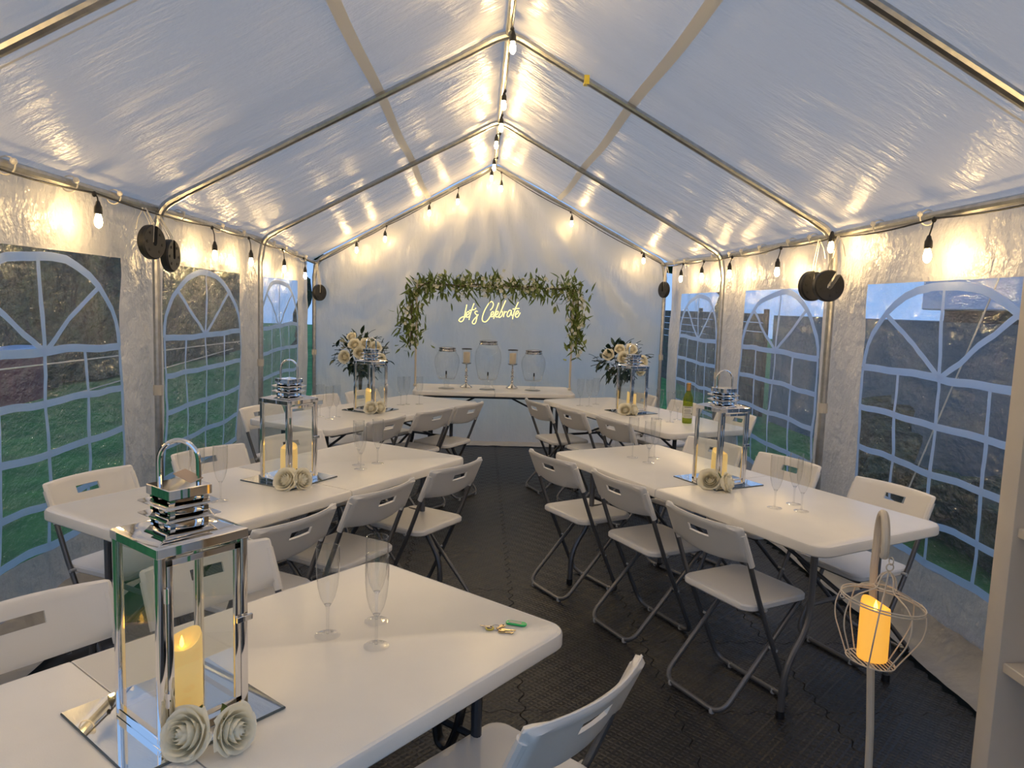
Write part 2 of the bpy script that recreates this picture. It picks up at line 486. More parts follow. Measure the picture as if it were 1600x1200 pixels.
for side in (-1, 1):
    for (y0, y1) in WIN[:3]:
        wn += 1
        pane = MB(); pane.grid(lambda a, b: (wall_x(side, y0 + (y1 - y0) * a, WZ0 + (WZ1 - WZ0) * b), y0 + (y1 - y0) * a, WZ0 + (WZ1 - WZ0) * b), 30, 30)
        root = struct(pane.build('window_%d' % wn, M_pvc, None, 180))
        yc = (y0 + y1) / 2; hw = (y1 - y0) / 2 - .015
        zs = [WMID, 1.065, .835, .605, WZ0 + .02]
        for z, w in zip(zs, (.038, .034, .034, .034, .04)):
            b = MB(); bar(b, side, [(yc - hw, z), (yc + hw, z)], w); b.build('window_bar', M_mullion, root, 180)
        for dy in (-.5, 0, .5):
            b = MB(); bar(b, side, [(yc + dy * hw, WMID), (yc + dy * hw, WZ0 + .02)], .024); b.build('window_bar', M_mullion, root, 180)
        for dy in (-1, 1):
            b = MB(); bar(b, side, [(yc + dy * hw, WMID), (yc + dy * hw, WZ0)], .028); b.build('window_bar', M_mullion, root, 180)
        H = WZ1 - WMID - .025
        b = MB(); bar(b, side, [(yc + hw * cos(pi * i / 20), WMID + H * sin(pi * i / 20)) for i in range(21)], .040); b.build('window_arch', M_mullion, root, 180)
        for th in (45, 90, 135):
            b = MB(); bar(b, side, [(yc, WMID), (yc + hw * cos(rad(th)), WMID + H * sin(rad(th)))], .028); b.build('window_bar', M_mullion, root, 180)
# pane of the nearest bay (beside the camera, outside the frame edge)
# back wall
def back_pt(a, b):
    x = -2.02 + 4.04 * a
    top = (eave_z(-1, 8.36) if x < 0 else eave_z(1, 8.36)); top = RZ + .02 + (top - RZ) * abs(x) / HW
    z = -.0 + top * b
    y = 8.42 - .30 * max(0, 1 - z / .9) ** 2
    th = atan2(x, max(.2, RZ + .5 - z))
    y += .030 * sin(th * 30 + 3 * fbm(x, z)) * min(1, b * 1.5) * min(1, (1 - b) * 3) + .03 * fbm(x * 1.1, z * .9, 2)
    y += .035 * fbm(x * 3.2, z * .7, 6) * max(0, 1 - z / 1.6) + .014 * fbm(x * 6 + z * 2, z * 3, 11)
    return (x, y, max(.004, z))
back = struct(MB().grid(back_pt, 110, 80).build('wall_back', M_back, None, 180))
MB().grid(lambda a, b: (-1.9 + 3.8 * a, 8.12 - .16 * b + .02 * fbm(a * 9, b), .010 + .010 * abs(fbm(a * 20, b * 3)) + .02 * (1 - b)), 60, 4).build('ground_skirt', M_skirt, back, 180)

def front_pt(side):
    def f(a, b):
        x = side * (.62 + (2.02 - .62) * a) - .12; top = RZ + .02 + (EZ - RZ) * min(1, abs(x) / HW)
        return (x, ARCH[0] - .05 + .03 * fbm(x * 2, b * 2), top * b)
    return f
fw = MB(); fw.grid(front_pt(-1), 16, 30); fw.grid(front_pt(1), 16, 30)
fw.grid(lambda a, b: (-.74 + 1.24 * a, ARCH[0] - .05, 2.12 + (RZ + (EZ - RZ) * abs(-.74 + 1.24 * a) / HW - 2.10) * b), 10, 10)
struct(fw.build('wall_front_added', M_wall, None, 180))  # unseen front gable, added to keep out blue daylight behind the camera

# ------------------------------------------------------------------ steel frame
frame = thing('marquee_frame', 'galvanised steel tube frame holding up the white marquee', 'tent frame', (0, 0, 0))
TR = .0215
for i, y in enumerate(ARCH[1:], 1):
    for side in (-1, 1):
        ez = eave_z(side, y)
        apex = Vector((0, y, RZ)); knee = Vector((side * HW, y, ez))
        d = (knee - apex)
        MB().tube([apex + d * .10, apex + d * .93], TR, 10).build('rafter', M_galv, frame)
        MB().tube(arc([apex + Vector((0, 0, -.012)), apex + d * .035 + Vector((0, 0, .004)), apex + d * .13], .1), TR * 1.13, 10).build('apex_joint', M_galv, frame)
        MB().tube(arc([apex + d * .92, knee + Vector((-side * .03, 0, .01)), knee + Vector((0, 0, -.18))], .10, 6), TR * 1.13, 10).build('knee_joint', M_galv, frame)
        foot = Vector((side * (HW + .005), y, 0))
        if i == 4: foot = Vector((side * (HW - .03), y - .10, 0))
        MB().tube([knee + Vector((0, 0, -.15)), foot], TR, 10).build('leg', M_galv, frame)
        mid = knee.lerp(foot, .51)
        MB().lathe([(.028, -.03), (.028, .03)], 10, mid).build('leg_sleeve', M_tapewrap, frame)
        MB().lathe([(.05, 0), (.05, .006), (.024, .008)], 10, foot).build('foot_plate', M_galv, frame)
        ya = ARCH[i - 1]; za = eave_z(side, ya)
        MB().tube([(side * HW, ya, za), (side * HW, y, ez)], TR, 10).build('eave_rail', M_galv, frame)
        if i in (1,): pass
    MB().tube([(0, ARCH[i - 1], RZ - .006), (0, y, RZ - .006)], TR, 10).build('ridge_pole', M_galv, frame)
MB().box((.455, 2.0128 * 2 + .315 - .0, RZ - .455 * (RZ - EZ) / 2), (.03, .05, .05)).build('yellow_mark', M_yellow, frame)

# elastic ball ties along the eaves
def tie_proto():
    t = thing('ball_tie', 'x', 'tie')
    mb = MB(); mb.ring((0, 0, 0), .036, .0035, 16, 5, Matrix.Rotation(pi / 2, 3, 'X') )
    mb.build('loop', M_white_cord, t)
    MB().sphere((.034, -.006, .016), .014, 8, 6).build('ball', M_ball, t)
    return t
tp = tie_proto(); used = False
for side in (-1, 1):
    for y in (2.40, 3.02, 3.45, 3.86, 4.62, 4.95, 5.4, 5.8, 6.15, 6.6, 7.05, 7.5, 7.9):
        if random.random() < .12: continue
        o = place(tp, used, (side * (HW - .002), y + random.uniform(-.06, .06), eave_z(side, y) - .002), 0 if side < 0 else pi,
                  'small white elastic ball tie looped round the %s eave rail' % ('left' if side < 0 else 'right'), 'ball ties on the %s eave' % ('left' if side < 0 else 'right'))
        used = True

# ------------------------------------------------------------------ string lights
BULB_P = [(.010, 0), (.011, -.010), (.0155, -.024), (.0175, -.040), (.0155, -.054), (.009, -.064), (.002, -.068)]
bulb_me = MB().lathe(BULB_P, 12).mesh('bulb', M_bulb, 180)
bulb_off_me = MB().lathe(BULB_P, 12).mesh('bulb', M_bulb_off, 180)
sock_me = MB().lathe([(.005, .058), (.009, .052), (.012, .040), (.017, .030), (.0185, .006), (.017, -.004)], 12).mesh('socket', M_black)
def bulb(root, anchor, pos, lit=True):
    """pos = top of the bulb glass; anchor = point on the cable"""
    s = link('socket', sock_me, root, pos)
    link('bulb', bulb_me if lit else bulb_off_me, s)
    a = Vector(anchor); p = Vector(pos) + Vector((0, 0, .056))
    mb = MB(); mb.tube([a, a.lerp(p, .5) + Vector((.004, .004, 0)), p], .0035, 6)
    mb.sphere(a + Vector((0, 0, -.004)), .011, 8, 5, 1.3)
    mb.build('drop_wire', M_cable, root)
def cable(root, pts, sag=.02):
    P = []
    for a, b in zip(pts, pts[1:]):
        a, b = Vector(a), Vector(b); n = 8
        for i in range(n):
            t = i / n; P.append(a.lerp(b, t) + Vector((0, 0, -sag * 4 * t * (1 - t) * min(1, (b - a).length))))
    P.append(Vector(pts[-1])); MB().tube(P, .0045, 6).build('cable', M_cable, root)
def string(name, label, pts, bulbs):
    root = thing(name, label, 'string light', (0, 0, 0))
    cable(root, pts)
    for (a, p, lit) in bulbs: bulb(root, a, p, lit)
    return root
def eave_string(side, spots, label):
    X = side * (HW - .066)
    ys = [.35] + sorted(s[0] for s in spots) + [8.25]
    pts = [(X, y, eave_z(side, y) - .025) for y in ys]
    bl = []
    for (y, z, lit) in spots: bl.append(((X, y, eave_z(side, y) - .028), (side * 1.918, y, z + .036), lit))
    string('string_light', label, pts, bl)
eave_string(-1, [(.55, 1.86, 1), (1.25, 1.86, 1), (1.95, 1.86, 1), (2.62, 1.86, 1), (3.548, 1.90, 1), (5.05, 1.84, 1), (5.83, 1.84, 1), (6.8, 1.83, 1), (7.6, 1.80, 1)],
            'black cable of warm glowing bulbs running along the left eave rail')
eave_string(1, [(.50, 1.86, 1), (1.15, 1.86, 1), (1.80, 1.86, 1), (2.45, 1.86, 1), (3.286, 1.86, 1), (4.224, 1.97, 1), (4.983, 1.86, 1), (5.957, 1.885, 1), (6.713, 1.89, 1), (7.412, 1.895, 1)],
            'black cable of warm glowing bulbs running along the right eave rail')
zr = RZ - .045
string('string_light', 'black cable of warm glowing bulbs hanging under the ridge pole', [(.01, y, zr) for y in (.4, 1.3, 2.2, 3.25, 4.16, 4.7, 5.3, 5.95, 6.6, 7.6, 8.25)],
       [((.012, y, zr), (x, y, 2.97 + .036), 1) for x, y in ((.012, .7), (.012, 1.4), (.012, 2.1), (.012, 2.7), (.012, 3.25), (.017, 4.144), (.006, 5.307), (.006, 5.964), (-.018, 6.602), (-.018, 7.662))])
def gable_string(side, spots, label):
    def zz(x): return RZ + (eave_z(side, 8.3) - RZ) * abs(x) / HW - .035
    xs = sorted([abs(s[0]) for s in spots] + [0.02, 1.93])
    string('string_light', label, [(side * x, 8.32, zz(x)) for x in xs], [((s[0], 8.32, zz(s[0])), (s[0], 8.20, s[1] + .030), 1) for s in spots])
gable_string(-1, [(-1.50, 2.125), (-1.19, 2.255), (-.71, 2.555), (-.40, 2.69), (-.035, 2.955)], 'black cable with warm bulbs along the left slope of the back gable')
gable_string(1, [(.075, 2.85), (.87, 2.50), (1.70, 2.12)], 'black cable with warm bulbs along the right slope of the back gable')

# ------------------------------------------------------------------ leg weights hanging from the corners
def weight(loc, rot, label, top, cord):
    t = thing('leg_weight', label, 'weight', loc, 0, 'black tent leg weights', rot)
    # round plate with a slot cut in from the rim
    Rw, T, sl = .090, .044, .017
    a0 = math.asin(sl / Rw); out = [(Rw * sin(a0 + (2 * pi - 2 * a0) * i / 40), Rw * cos(a0 + (2 * pi - 2 * a0) * i / 40)) for i in range(41)]
    out += [(-sl, -.005), (-sl * .6, -.02), (sl * .6, -.02), (sl, -.005)]
    inn = [(p[0] * .93, p[1] * .93) for p in out]
    mb = MB(); mb.loft([inn, out, out, inn], [-T / 2, -T / 2 + .008, T / 2 - .008, T / 2])
    Mx = Matrix.Rotation(pi / 2, 3, 'X'); mb.v = [tuple(Mx @ Vector(v)) for v in mb.v]
    mb.build('plate', M_black, t)
    for a in (40, 95, 140, 220, 265, 320):
        q = MB(); q.lathe([(.008, -.0245), (.008, .0245)], 8, (0, 0, 0), M=Mx); q.v = [(v[0] + .058 * sin(rad(a)), v[1], v[2] + .058 * cos(rad(a))) for v in q.v]
        q.build('bolt_hole', M_cable, t)
    l = Vector(loc); mb = MB()
    for k, (dx, dz) in enumerate(((-.006, 0), (.008, 0), (.0, .0))):
        mb.tube([Vector((l.x + dx, l.y, l.z + .0)), Vector((l.x + dx * 1.5, l.y + .006 * k, l.z + .10)), Vector(top) + Vector((dx, .01 * k, 0))], .003, 5)
    mb.tube([Vector(top), Vector(top) + Vector((.0, -.06, -.06)), Vector(top) + Vector((.0, -.09, -.12))], .0025, 5)
    tag(mb.build('hanging_cord', M_white_cord), 'white cord holding the ' + label.split(' leg')[0] + ' weight ' + cord, 'cord')
weight((-1.87, 3.99, 1.842), (0, .1, rad(76)), 'black round leg weight seen face-on beside the left window pole', (-1.95, 4.08, 2.03), 'seen face-on at the left pole')
weight((-1.86, 4.20, 1.785), (0, 0, rad(90)), 'black round leg weight turned edge-on at the left window pole', (-1.95, 4.24, 2.02), 'turned edge-on at the left pole')
weight((1.87, 4.33, 1.747), (0, .15, rad(16)), 'black slotted leg weight hanging behind its twin at the right pole', (1.93, 4.40, 2.03), 'behind its twin at the right pole')
weight((1.86, 4.10, 1.742), (0, .55, rad(4)), 'black slotted leg weight hanging in front of its twin at the right pole', (1.93, 4.16, 2.03), 'in front at the right pole')
weight((-1.90, 8.18, 1.64), (0, 0, rad(55)), 'black round leg weight in the back left corner of the marquee', (-1.94, 8.2, 1.97), 'in the back left corner')
weight((1.93, 8.12, 1.80), (0, 0, rad(-70)), 'black round leg weight in the back right corner of the marquee', (1.96, 8.15, 2.07), 'in the back right corner')

# ------------------------------------------------------------------ folding tables
TZ = .74
def make_table(name, label, loc, a, L=1.83, W=.76, leg_mat=M_tube, style='wishbone'):
    t = thing(name, label, 'table', loc, a)
    for s in (-1, 1):
        # outline of one half, rounded at the outer corners only
        def out(ins, s=s):
            r = max(.065 - ins, .005)
            rr = (r, .004, .004, r) if s > 0 else (.004, r, r, .004)
            return [(p[0] + s * (L / 4 + .0008), p[1]) for p in rect(L / 2 - .0016 - 2 * ins * .5, W - 2 * ins, 0, 6, rr)]
        def o2(ins, s=s): return [(p[0] - s * ins * .5 * 1.0, p[1]) for p in out(ins)]
        mb = MB(); mb.loft([o2(.012), o2(.004), o2(0), o2(0), o2(.004), o2(.0085), o2(.0105), o2(.0125)],
                           [TZ - .042, TZ - .041, TZ - .036, TZ - .010, TZ - .002, TZ, TZ - .0014, TZ])
        mb.build('top_half', M_table, t)
    MB().box((0, W / 2 - .08, TZ - .055), (L - .2, .02, .022)).build('rail', leg_mat, t)
    MB().box((0, -W / 2 + .08, TZ - .055), (L - .2, .02, .022)).build('rail', leg_mat, t)
    for s in (-1, 1):
        x = s * (L / 2 - .165)
        for q in (-1, 1):
            path = arc([(x, q * .20, TZ - .05), (x, q * .20, .36), (x, q * .325, .20), (x, q * .33, .0)], .09, 5) if style == 'wishbone' else \
                arc([(x, q * (W / 2 - .12), TZ - .05), (x, q * (W / 2 - .10), .0)], .05)
            lg = MB().tube(path, .0145, 10).build('leg', leg_mat, t)
            MB().lathe([(.017, 0), (.017, .03)], 10, (x, path[-1][1], 0)).build('foot_cap', M_black, lg)
        MB().tube([(x, -.20, .44), (x, .20, .44)], .010, 8).build('crossbar', leg_mat, t)
        MB().tube([(x, 0, .44), (s * .12, 0, TZ - .06)], .009, 8).build('brace', M_dark_leg, t)
        MB().tube([(x, -.2, TZ - .055), (x, .2, TZ - .055)], .012, 8).build('hinge_bar', leg_mat, t)
    return t
TB = {'L1': (-.741, 1.363, .861), 'L2': (-.979, 3.353, .998), 'R2': (1.061, 3.4595, 2.0299), 'L3': (-.90, 5.58, rad(58.5)), 'R3': (1.165, 5.78, rad(113.5))}
make_table('folding_table', 'white plastic folding table in the left foreground with keys on it', (TB['L1'][0], TB['L1'][1], 0), TB['L1'][2], leg_mat=M_dark_leg)
make_table('folding_table', 'white plastic folding table in the middle of the left row', (TB['L2'][0], TB['L2'][1], 0), TB['L2'][2])
make_table('folding_table', 'white plastic folding table in the right foreground beside the hanging birdcage', (TB['R2'][0], TB['R2'][1], 0), TB['R2'][2])
make_table('folding_table', 'white plastic folding table at the back of the left row', (TB['L3'][0], TB['L3'][1], 0), TB['L3'][2], leg_mat=M_dark_leg)
make_table('folding_table', 'white plastic folding table at the back of the right row with the wine bottle', (TB['R3'][0], TB['R3'][1], 0), TB['R3'][2], leg_mat=M_dark_leg)
make_table('folding_table', 'white plastic folding table against the back wall under the garland', (.035, 7.17, 0), rad(1), 1.56, .66, M_dark_leg, 'straight')

# ------------------------------------------------------------------ folding chairs
def make_chair():
    t = thing('folding_chair', 'x', 'chair', group='white folding chairs')
    # seat
    mb = MB()
    def so(i, f=0.0): return [(p[0] + .06 - (.016 * (1 - (p[1] / .19) ** 2) if p[0] < -.1 else 0), p[1]) for p in rect(.345 - 2 * i, .385 - 2 * i, .045, 6)]
    mb.loft([so(.02), so(.006), so(0), so(0), so(.005), so(.016), so(.03), so(.07)], [.418, .418, .424, .440, .4465, .449, .4465, .4435])
    mb.build('seat', M_plastic, t)
    # back frame: from the backrest down to the front floor bar
    def xz(z): return -.2 + .345 * (.775 - z) / .775
    yb = .203
    back_u = arc([(xz(.735) , yb, .735), (xz(.45) - .012, yb, .45), (.145, yb, .012), (.145, -yb, .012), (xz(.45) - .012, -yb, .45), (xz(.735), -yb, .735)], .07, 6)
    MB().tube(back_u, .0105, 10).build('back_leg_frame', M_tube, t)
    yr = .168
    rear_u = arc([(.205, yr, .412), (-.2, yr, .012), (-.2, -yr, .012), (.205, -yr, .412)], .07, 6)
    MB().tube(rear_u, .0105, 10).build('rear_leg_frame', M_tube, t)
    MB().tube([(.205, -yr, .412), (.205, yr, .412)], .007, 8).build('seat_bar', M_tube, t)
    for s in (-1, 1):
        MB().tube([(.036, s * .16, .247), (.036, s * .214, .247)], .006, 8).build('pivot', M_pad, t)
        MB().tube([(-.045, s * .185, .43), (-.045, s * .217, .43)], .008, 8).build('seat_pivot', M_pad, t)
        for x in (-.2, .145): MB().lathe([(.011, 0), (.012, .012), (.009, .02)], 8, (x, s * .12, 0)).build('foot_pad', M_pad, t)
    # backrest: curved panel with a hand slot
    ss = [-.215, -.211, -.203, -.185, -.15, -.10, -.054, -.03, .0, .03, .054, .10, .15, .185, .203, .211, .215]
    ts = [0, .005, .014, .045, .070, .082, .111, .128, .147, .153, .156]
    th = .0045
    def hole(i, j): return -.055 < (ss[i] + ss[i + 1]) / 2 < .055 and .0815 < (ts[j] + ts[j + 1]) / 2 < .1115
    ax = Vector((-.345 / .775, 0, 1)).normalized(); nrm = Vector((ax.z, 0, -ax.x))
    base = Vector((xz(.632), 0, .632)); mb = MB(); idx = {}
    def P(i, j, f):
        if (i, j, f) in idx: return idx[(i, j, f)]
        s, t_ = ss[i], ts[j]
        e = min(1, (.215 - abs(s)) / .012); r = .010 * (1 - sqrt(max(0, 1 - (1 - e) ** 2)))
        tt = min(max(t_, r), .156 - r)
        bow = -.042 * (1 - (s / .21) ** 2)
        thick = th * (.35 if (j in (0, len(ts) - 1) or i in (0, len(ss) - 1)) else (.8 if (j in (1, len(ts) - 2) or i in (1, len(ss) - 2)) else (3.2 if abs(s) > .18 else (1.9 if j >= len(ts) - 3 else 1))))
        p = base + ax * (tt - .02 * (1 - (s / .21) ** 2) * (1 - t_ / .156) ) + Vector((bow, s, 0)) + nrm * (thick if f else -thick)
        idx[(i, j, f)] = len(mb.v); mb.v.append(tuple(p)); return idx[(i, j, f)]
    ni, nj = len(ss) - 1, len(ts) - 1
    def on(i, j): return 0 <= i < ni and 0 <= j < nj and not hole(i, j)
    for i in range(ni):
        for j in range(nj):
            if not on(i, j): continue
            mb.f.append((P(i, j, 1), P(i + 1, j, 1), P(i + 1, j + 1, 1), P(i, j + 1, 1)))
            mb.f.append((P(i, j, 0), P(i, j + 1, 0), P(i + 1, j + 1, 0), P(i + 1, j, 0)))
            for (di, dj, a, b) in ((-1, 0, (i, j), (i, j + 1)), (1, 0, (i + 1, j + 1), (i + 1, j)), (0, -1, (i + 1, j), (i, j)), (0, 1, (i, j + 1), (i + 1, j + 1))):
                if not on(i + di, j + dj): mb.f.append((P(*a, 1), P(*b, 1), P(*b, 0), P(*a, 0)))
    mb.build('backrest', M_plastic, t, 50)
    for s in (-1, 1):
        MB().tube([Vector((xz(.615), s * yb, .615)), Vector((xz(.745), s * yb, .745))], .0145, 10).build('sleeve', M_plastic, t)
    return t
chair = make_chair(); chair_used = False
def put_chair(tb, u, v, label, twist=0.0):
    """u along the table, v across it: where the top of the backrest stands"""
    global chair_used
    cx, cy, a = TB[tb]; U = (cos(a), sin(a)); V = (-sin(a), cos(a))
    bx = cx + u * U[0] + v * V[0]; by = cy + u * U[1] + v * V[1]
    f = a + (-pi / 2 if v > 0 else pi / 2) + rad(twist)
    place(chair, chair_used, (bx + .2 * cos(f), by + .2 * sin(f), 0), f, label); chair_used = True
put_chair('R2', .69, .525, 'white folding chair nearest the back on the aisle side of the right foreground table', 3)
put_chair('R2', .152, .49, 'middle white folding chair on the aisle side of the right foreground table', -1)
put_chair('R2', -.486, .55, 'frontmost white folding chair on the aisle side of the right foreground table', 0)
put_chair('R2', -.488, -.676, 'white folding chair by the right window behind the birdcage hook', -4)
put_chair('R2', .15, -.70, 'middle white folding chair on the window side of the right foreground table')
put_chair('R2', .70, -.68, 'white folding chair seen through the glass lantern on the right foreground table', 6)
put_chair('L2', .616, -.517, 'white folding chair nearest the back on the aisle side of the left middle table', -2)
put_chair('L2', .046, -.527, 'middle white folding chair on the aisle side of the left middle table', 1)
put_chair('L2', -.483, -.557, 'frontmost white folding chair on the aisle side of the left middle table', 3)
put_chair('L2', -.574, .628, 'white folding chair against the left window at the corner of the middle table', 8)
put_chair('L2', .09, .70, 'white folding chair behind three flutes on the window side of the left middle table', -3)
put_chair('L2', .66, .70, 'white folding chair seen through the lantern on the left middle table', -8)
put_chair('L1', .526, .72, 'white folding chair seen through the large lantern in the left foreground')
put_chair('L1', .02, .72, 'white folding chair cut by the left edge of the picture', 1)
put_chair('L1', .635, -.609, 'white folding chair cut by the bottom edge of the picture beside the aisle', -3)
put_chair('L3', .574, -.49, 'white folding chair nearest the back wall on the aisle side of the left back table')
put_chair('L3', .118, -.475, 'middle white folding chair on the aisle side of the left back table', -4)
put_chair('L3', -.433, -.46, 'frontmost white folding chair on the aisle side of the left back table', 2)
put_chair('L3', -.593, .60, 'white folding chair by the left window at the front corner of the left back table', 6)
put_chair('L3', .12, .70, 'middle white folding chair on the window side of the left back table')
put_chair('L3', .62, .68, 'white folding chair beside the left tall bouquet at the left back table')
put_chair('R3', .60, .60, 'white folding chair nearest the back wall on the aisle side of the right back table', -2)
put_chair('R3', .11, .56, 'middle white folding chair on the aisle side of the right back table')
put_chair('R3', -.42, .51, 'frontmost white folding chair on the aisle side of the right back table', 2)
put_chair('R3', -.40, -.70, 'white folding chair by the right window at the front corner of the right back table')
put_chair('R3', .22, -.70, 'white folding chair behind the wine bottle on the right back table')
put_chair('R3', .80, -.66, 'white folding chair beside the right tall bouquet at the right back table')

# ------------------------------------------------------------------ mirror plates, lanterns, candles, roses
MIR = {'L1': (-.710, 1.405, rad(49)), 'L2': (-.980, 3.340, rad(60)), 'R2': (1.079, 3.478, rad(25)), 'L3': (-.937, 5.55, rad(60)), 'R3': (1.127, 5.80, rad(26.5))}
LAN = {'L1': (-.690, 1.395, rad(50)), 'L2': (-.974, 3.305, rad(57)), 'R2': (1.064, 3.43, rad(23)), 'L3': (-.929, 5.49, rad(60)), 'R3': (1.122, 5.775, rad(30))}
WHERE = {'L1': 'left foreground table', 'L2': 'left middle table', 'R2': 'right foreground table', 'L3': 'left back table', 'R3': 'right back table'}
def make_mirror():
    t = thing('mirror_plate', 'x', 'mirror', group='square mirror plates')
    MB().bbox((0, 0, .0025), (.306, .306, .005), .0012).build('glass_edge', M_mirror_edge, t)
    MB().box((0, 0, .0053), (.302, .302, .0006)).build('mirror_face', M_mirror, t)
    return t
def make_lantern():
    t = thing('glass_lantern', 'x', 'lantern', group='chrome glass lanterns')
    s, h, w = .178, .378, .015
    for sx in (-1, 1):
        for sy in (-1, 1):
            MB().bbox((sx * (s - w) / 2, sy * (s - w) / 2, h / 2), (w, w, h - .01), .0012).build('post', M_chrome, t)
    # base tray and lid
    MB().bbox((0, 0, .009), (s, s, .018), .0015).build('base', M_chrome, t)
    mb = MB(); mb.loft([rect(s, s, .002), rect(s + .004, s + .004, .002), rect(s + .004, s + .004, .002), rect(s - .002, s - .002, .002), rect(.10, .10, .002)], [h - .02, h - .018, h - .002, h, h + .012])
    mb.build('lid', M_chrome, t)
    for k, (dx, dy) in enumerate(((1, 0), (0, 1), (-1, 0), (0, -1))):
        sx, sy = (.002, s - 2 * w) if dx else (s - 2 * w, .002)
        if k == 3: continue
        MB().box((dx * (s / 2 - .007), dy * (s / 2 - .007), h / 2), (sx, sy, h - .05)).build('pane', M_pane, t)
    # hinged door on the -y face
    d = MB(); y = -(s / 2 - .004); fw = .012
    for sx in (-1, 1): d.bbox((sx * (s / 2 - w - fw / 2 - .001), y, h / 2), (fw, .008, h - .052), .001)
    for z in (.032, h - .032): d.bbox((0, y, z), (s - 2 * w - .002, .008, fw), .001)
    do = d.build('door', M_chrome, t)
    MB().box((0, y, h / 2), (s - 2 * w - 2 * fw, .002, h - .07)).build('pane', M_pane, do)
    MB().bbox((s / 2 - .010, -s / 2 - .004, h * .52), (.034, .006, .012), .001).build('latch', M_chrome, do)
    for z in (.09, h - .09): MB().lathe([(.004, -.014), (.004, .014)], 8, (-s / 2 + w, -s / 2 - .001, z)).build('hinge', M_chrome, do)
    # louvred chimney
    z0 = h + .008
    ch = MB()
    for sx in (-1, 1):
        for sy in (-1, 1): ch.box((sx * .033, sy * .033, z0 + .035), (.010, .010, .07))
    ch.box((0, 0, z0 + .03), (.045, .045, .06))
    ch.build('chimney', M_chrome, t)
    for z in (z0 + .014, z0 + .038):
        q = MB(); q.loft([rect(.078, .078, .001), rect(.108, .108, .001), rect(.110, .110, .001), rect(.082, .082, .001)], [z, z + .008, z + .010, z + .016]); q.build('louvre', M_chrome, t)
    MB().bbox((0, 0, z0 + .070), (.086, .086, .020), .0015).build('cap', M_chrome, t)
    zc = z0 + .080
    hp = [(-.036, 0, zc), (-.036, 0, zc + .040)] + [(-.036 * cos(pi * i / 14), 0, zc + .044 + .040 * sin(pi * i / 14)) for i in range(15)] + [(.036, 0, zc + .040), (.036, 0, zc)]
    Mr = Matrix.Rotation(-pi / 4, 3, 'Z')
    ring = MB().tube([Mr @ Vector(p) for p in hp], .0048, 10).build('ring_handle', M_chrome, t)
    return t
def candle_mesh(r, h, mat, wob=.010):
    mb = MB(); seg = 28
    prof = [(r * .96, 0), (r, .004), (r * 1.0, h * .4), (r * .99, h * .8), (r * .98, h * .94), (r * .93, h), (r * .80, h - .006), (r * .3, h - .016), (.001, h - .017)]
    mb.lathe(prof, seg, cap1=False)
    for i, (pr, pz) in enumerate(prof):
        if pz > h * .9 and i < 7:
            for k in range(seg):
                x, y, z = mb.v[i * seg + k]; th = 2 * pi * k / seg
                mb.v[i * seg + k] = (x, y, z + wob * (sin(th * 1 + .6) + .5 * sin(2 * th)))
    return mb.mesh('candle_wax', mat, 60)
cm = candle_mesh(.038, .135, M_wax)
def make_candle():
    t = thing('led_candle', 'x', 'candle', group='glowing ivory candles in lanterns')
    link('wax', cm, t)
    MB().lathe([(.002, .118), (.0045, .124), (.0035, .132), (.0005, .142)], 8).build('flame_tip', M_flame, t)
    return t
# roses
def petal_mesh(r0, r1, h, span, curl, lean, seed):
    rnd = random.Random(seed); ph = rnd.uniform(0, 6); mb = MB(); nu, nv = 8, 7
    def fn(a, b):
        u = a * 2 - 1; v = b
        r = r0 + (r1 - r0) * sin(min(1, v * 1.2) * pi / 2) ** .8
        z = h * (v ** 1.1) * (1 - .14 * abs(u) ** 3)
        k = max(0, (v - .62) / .38) ** 2
        r *= 1 - lean * max(0, (v - .45) / .55) ** 1.5
        r += curl * k; z -= curl * .5 * k
        th = span * u * sqrt(max(.05, 1 - .40 * v ** 4)) * (.45 + .55 * min(1, v * 2.2))
        r *= 1 + .03 * sin(3 * u + ph) * v + .05 * u * v
        return (r * cos(th), r * sin(th), z + .0015 * sin(4 * u + ph) * v)
    mb.grid(fn, nu, nv); return mb
ROSE_LAYERS = [(2, .001, .007, .047, 1.9, .000, .45), (3, .003, .013, .049, 1.5, .001, .38), (3, .005, .019, .050, 1.4, .002, .30), (4, .007, .025, .049, 1.2, .004, .20),
               (4, .009, .031, .047, 1.15, .006, .10), (5, .011, .036, .042, 1.0, .009, 0), (5, .013, .040, .034, 1.0, .012, 0)]
petal_me = [petal_mesh(*l[1:], seed=i).mesh('petal', M_petal, 180) for i, l in enumerate(ROSE_LAYERS)]
for pm in petal_me: pass
def make_rose():
    t = thing('ivory_rose', 'x', 'rose', group='ivory artificial roses beside lanterns')
    rnd = random.Random(5)
    for i, l in enumerate(ROSE_LAYERS):
        for k in range(l[0]):
            link('petal', petal_me[i], t, (0, 0, -.018 - .002 * i), (0, 0, 2 * pi * k / l[0] + i * .7 + rnd.uniform(-.15, .15)))
    MB().lathe([(.003, -.032), (.010, -.026), (.013, -.016), (.008, -.010)], 10).build('calyx', M_leaf, t)
    lf = MB().grid(lambda a, b: ((.012 * sin(pi * b) ** .8) * (2 * a - 1), .012 + .038 * b, -.024 - .012 * b + .004 * abs(2 * a - 1)), 4, 6)
    lf.build('sepal_leaf', M_leaf, t, 180)
    return t
mir = make_mirror(); lan = make_lantern(); can = make_candle(); ros = make_rose()
ROSE = {'L1': [(-.634, 1.262), (-.549, 1.283)], 'L2': [(-.950, 3.142), (-.876, 3.165)], 'R2': [(.985, 3.315), (1.055, 3.272)], 'L3': [(-.909, 5.361), (-.838, 5.40)], 'R3': [(1.042, 5.63), (1.118, 5.63)]}
def rose_size(k): return 1.0 if k == 'L1' else 1.12
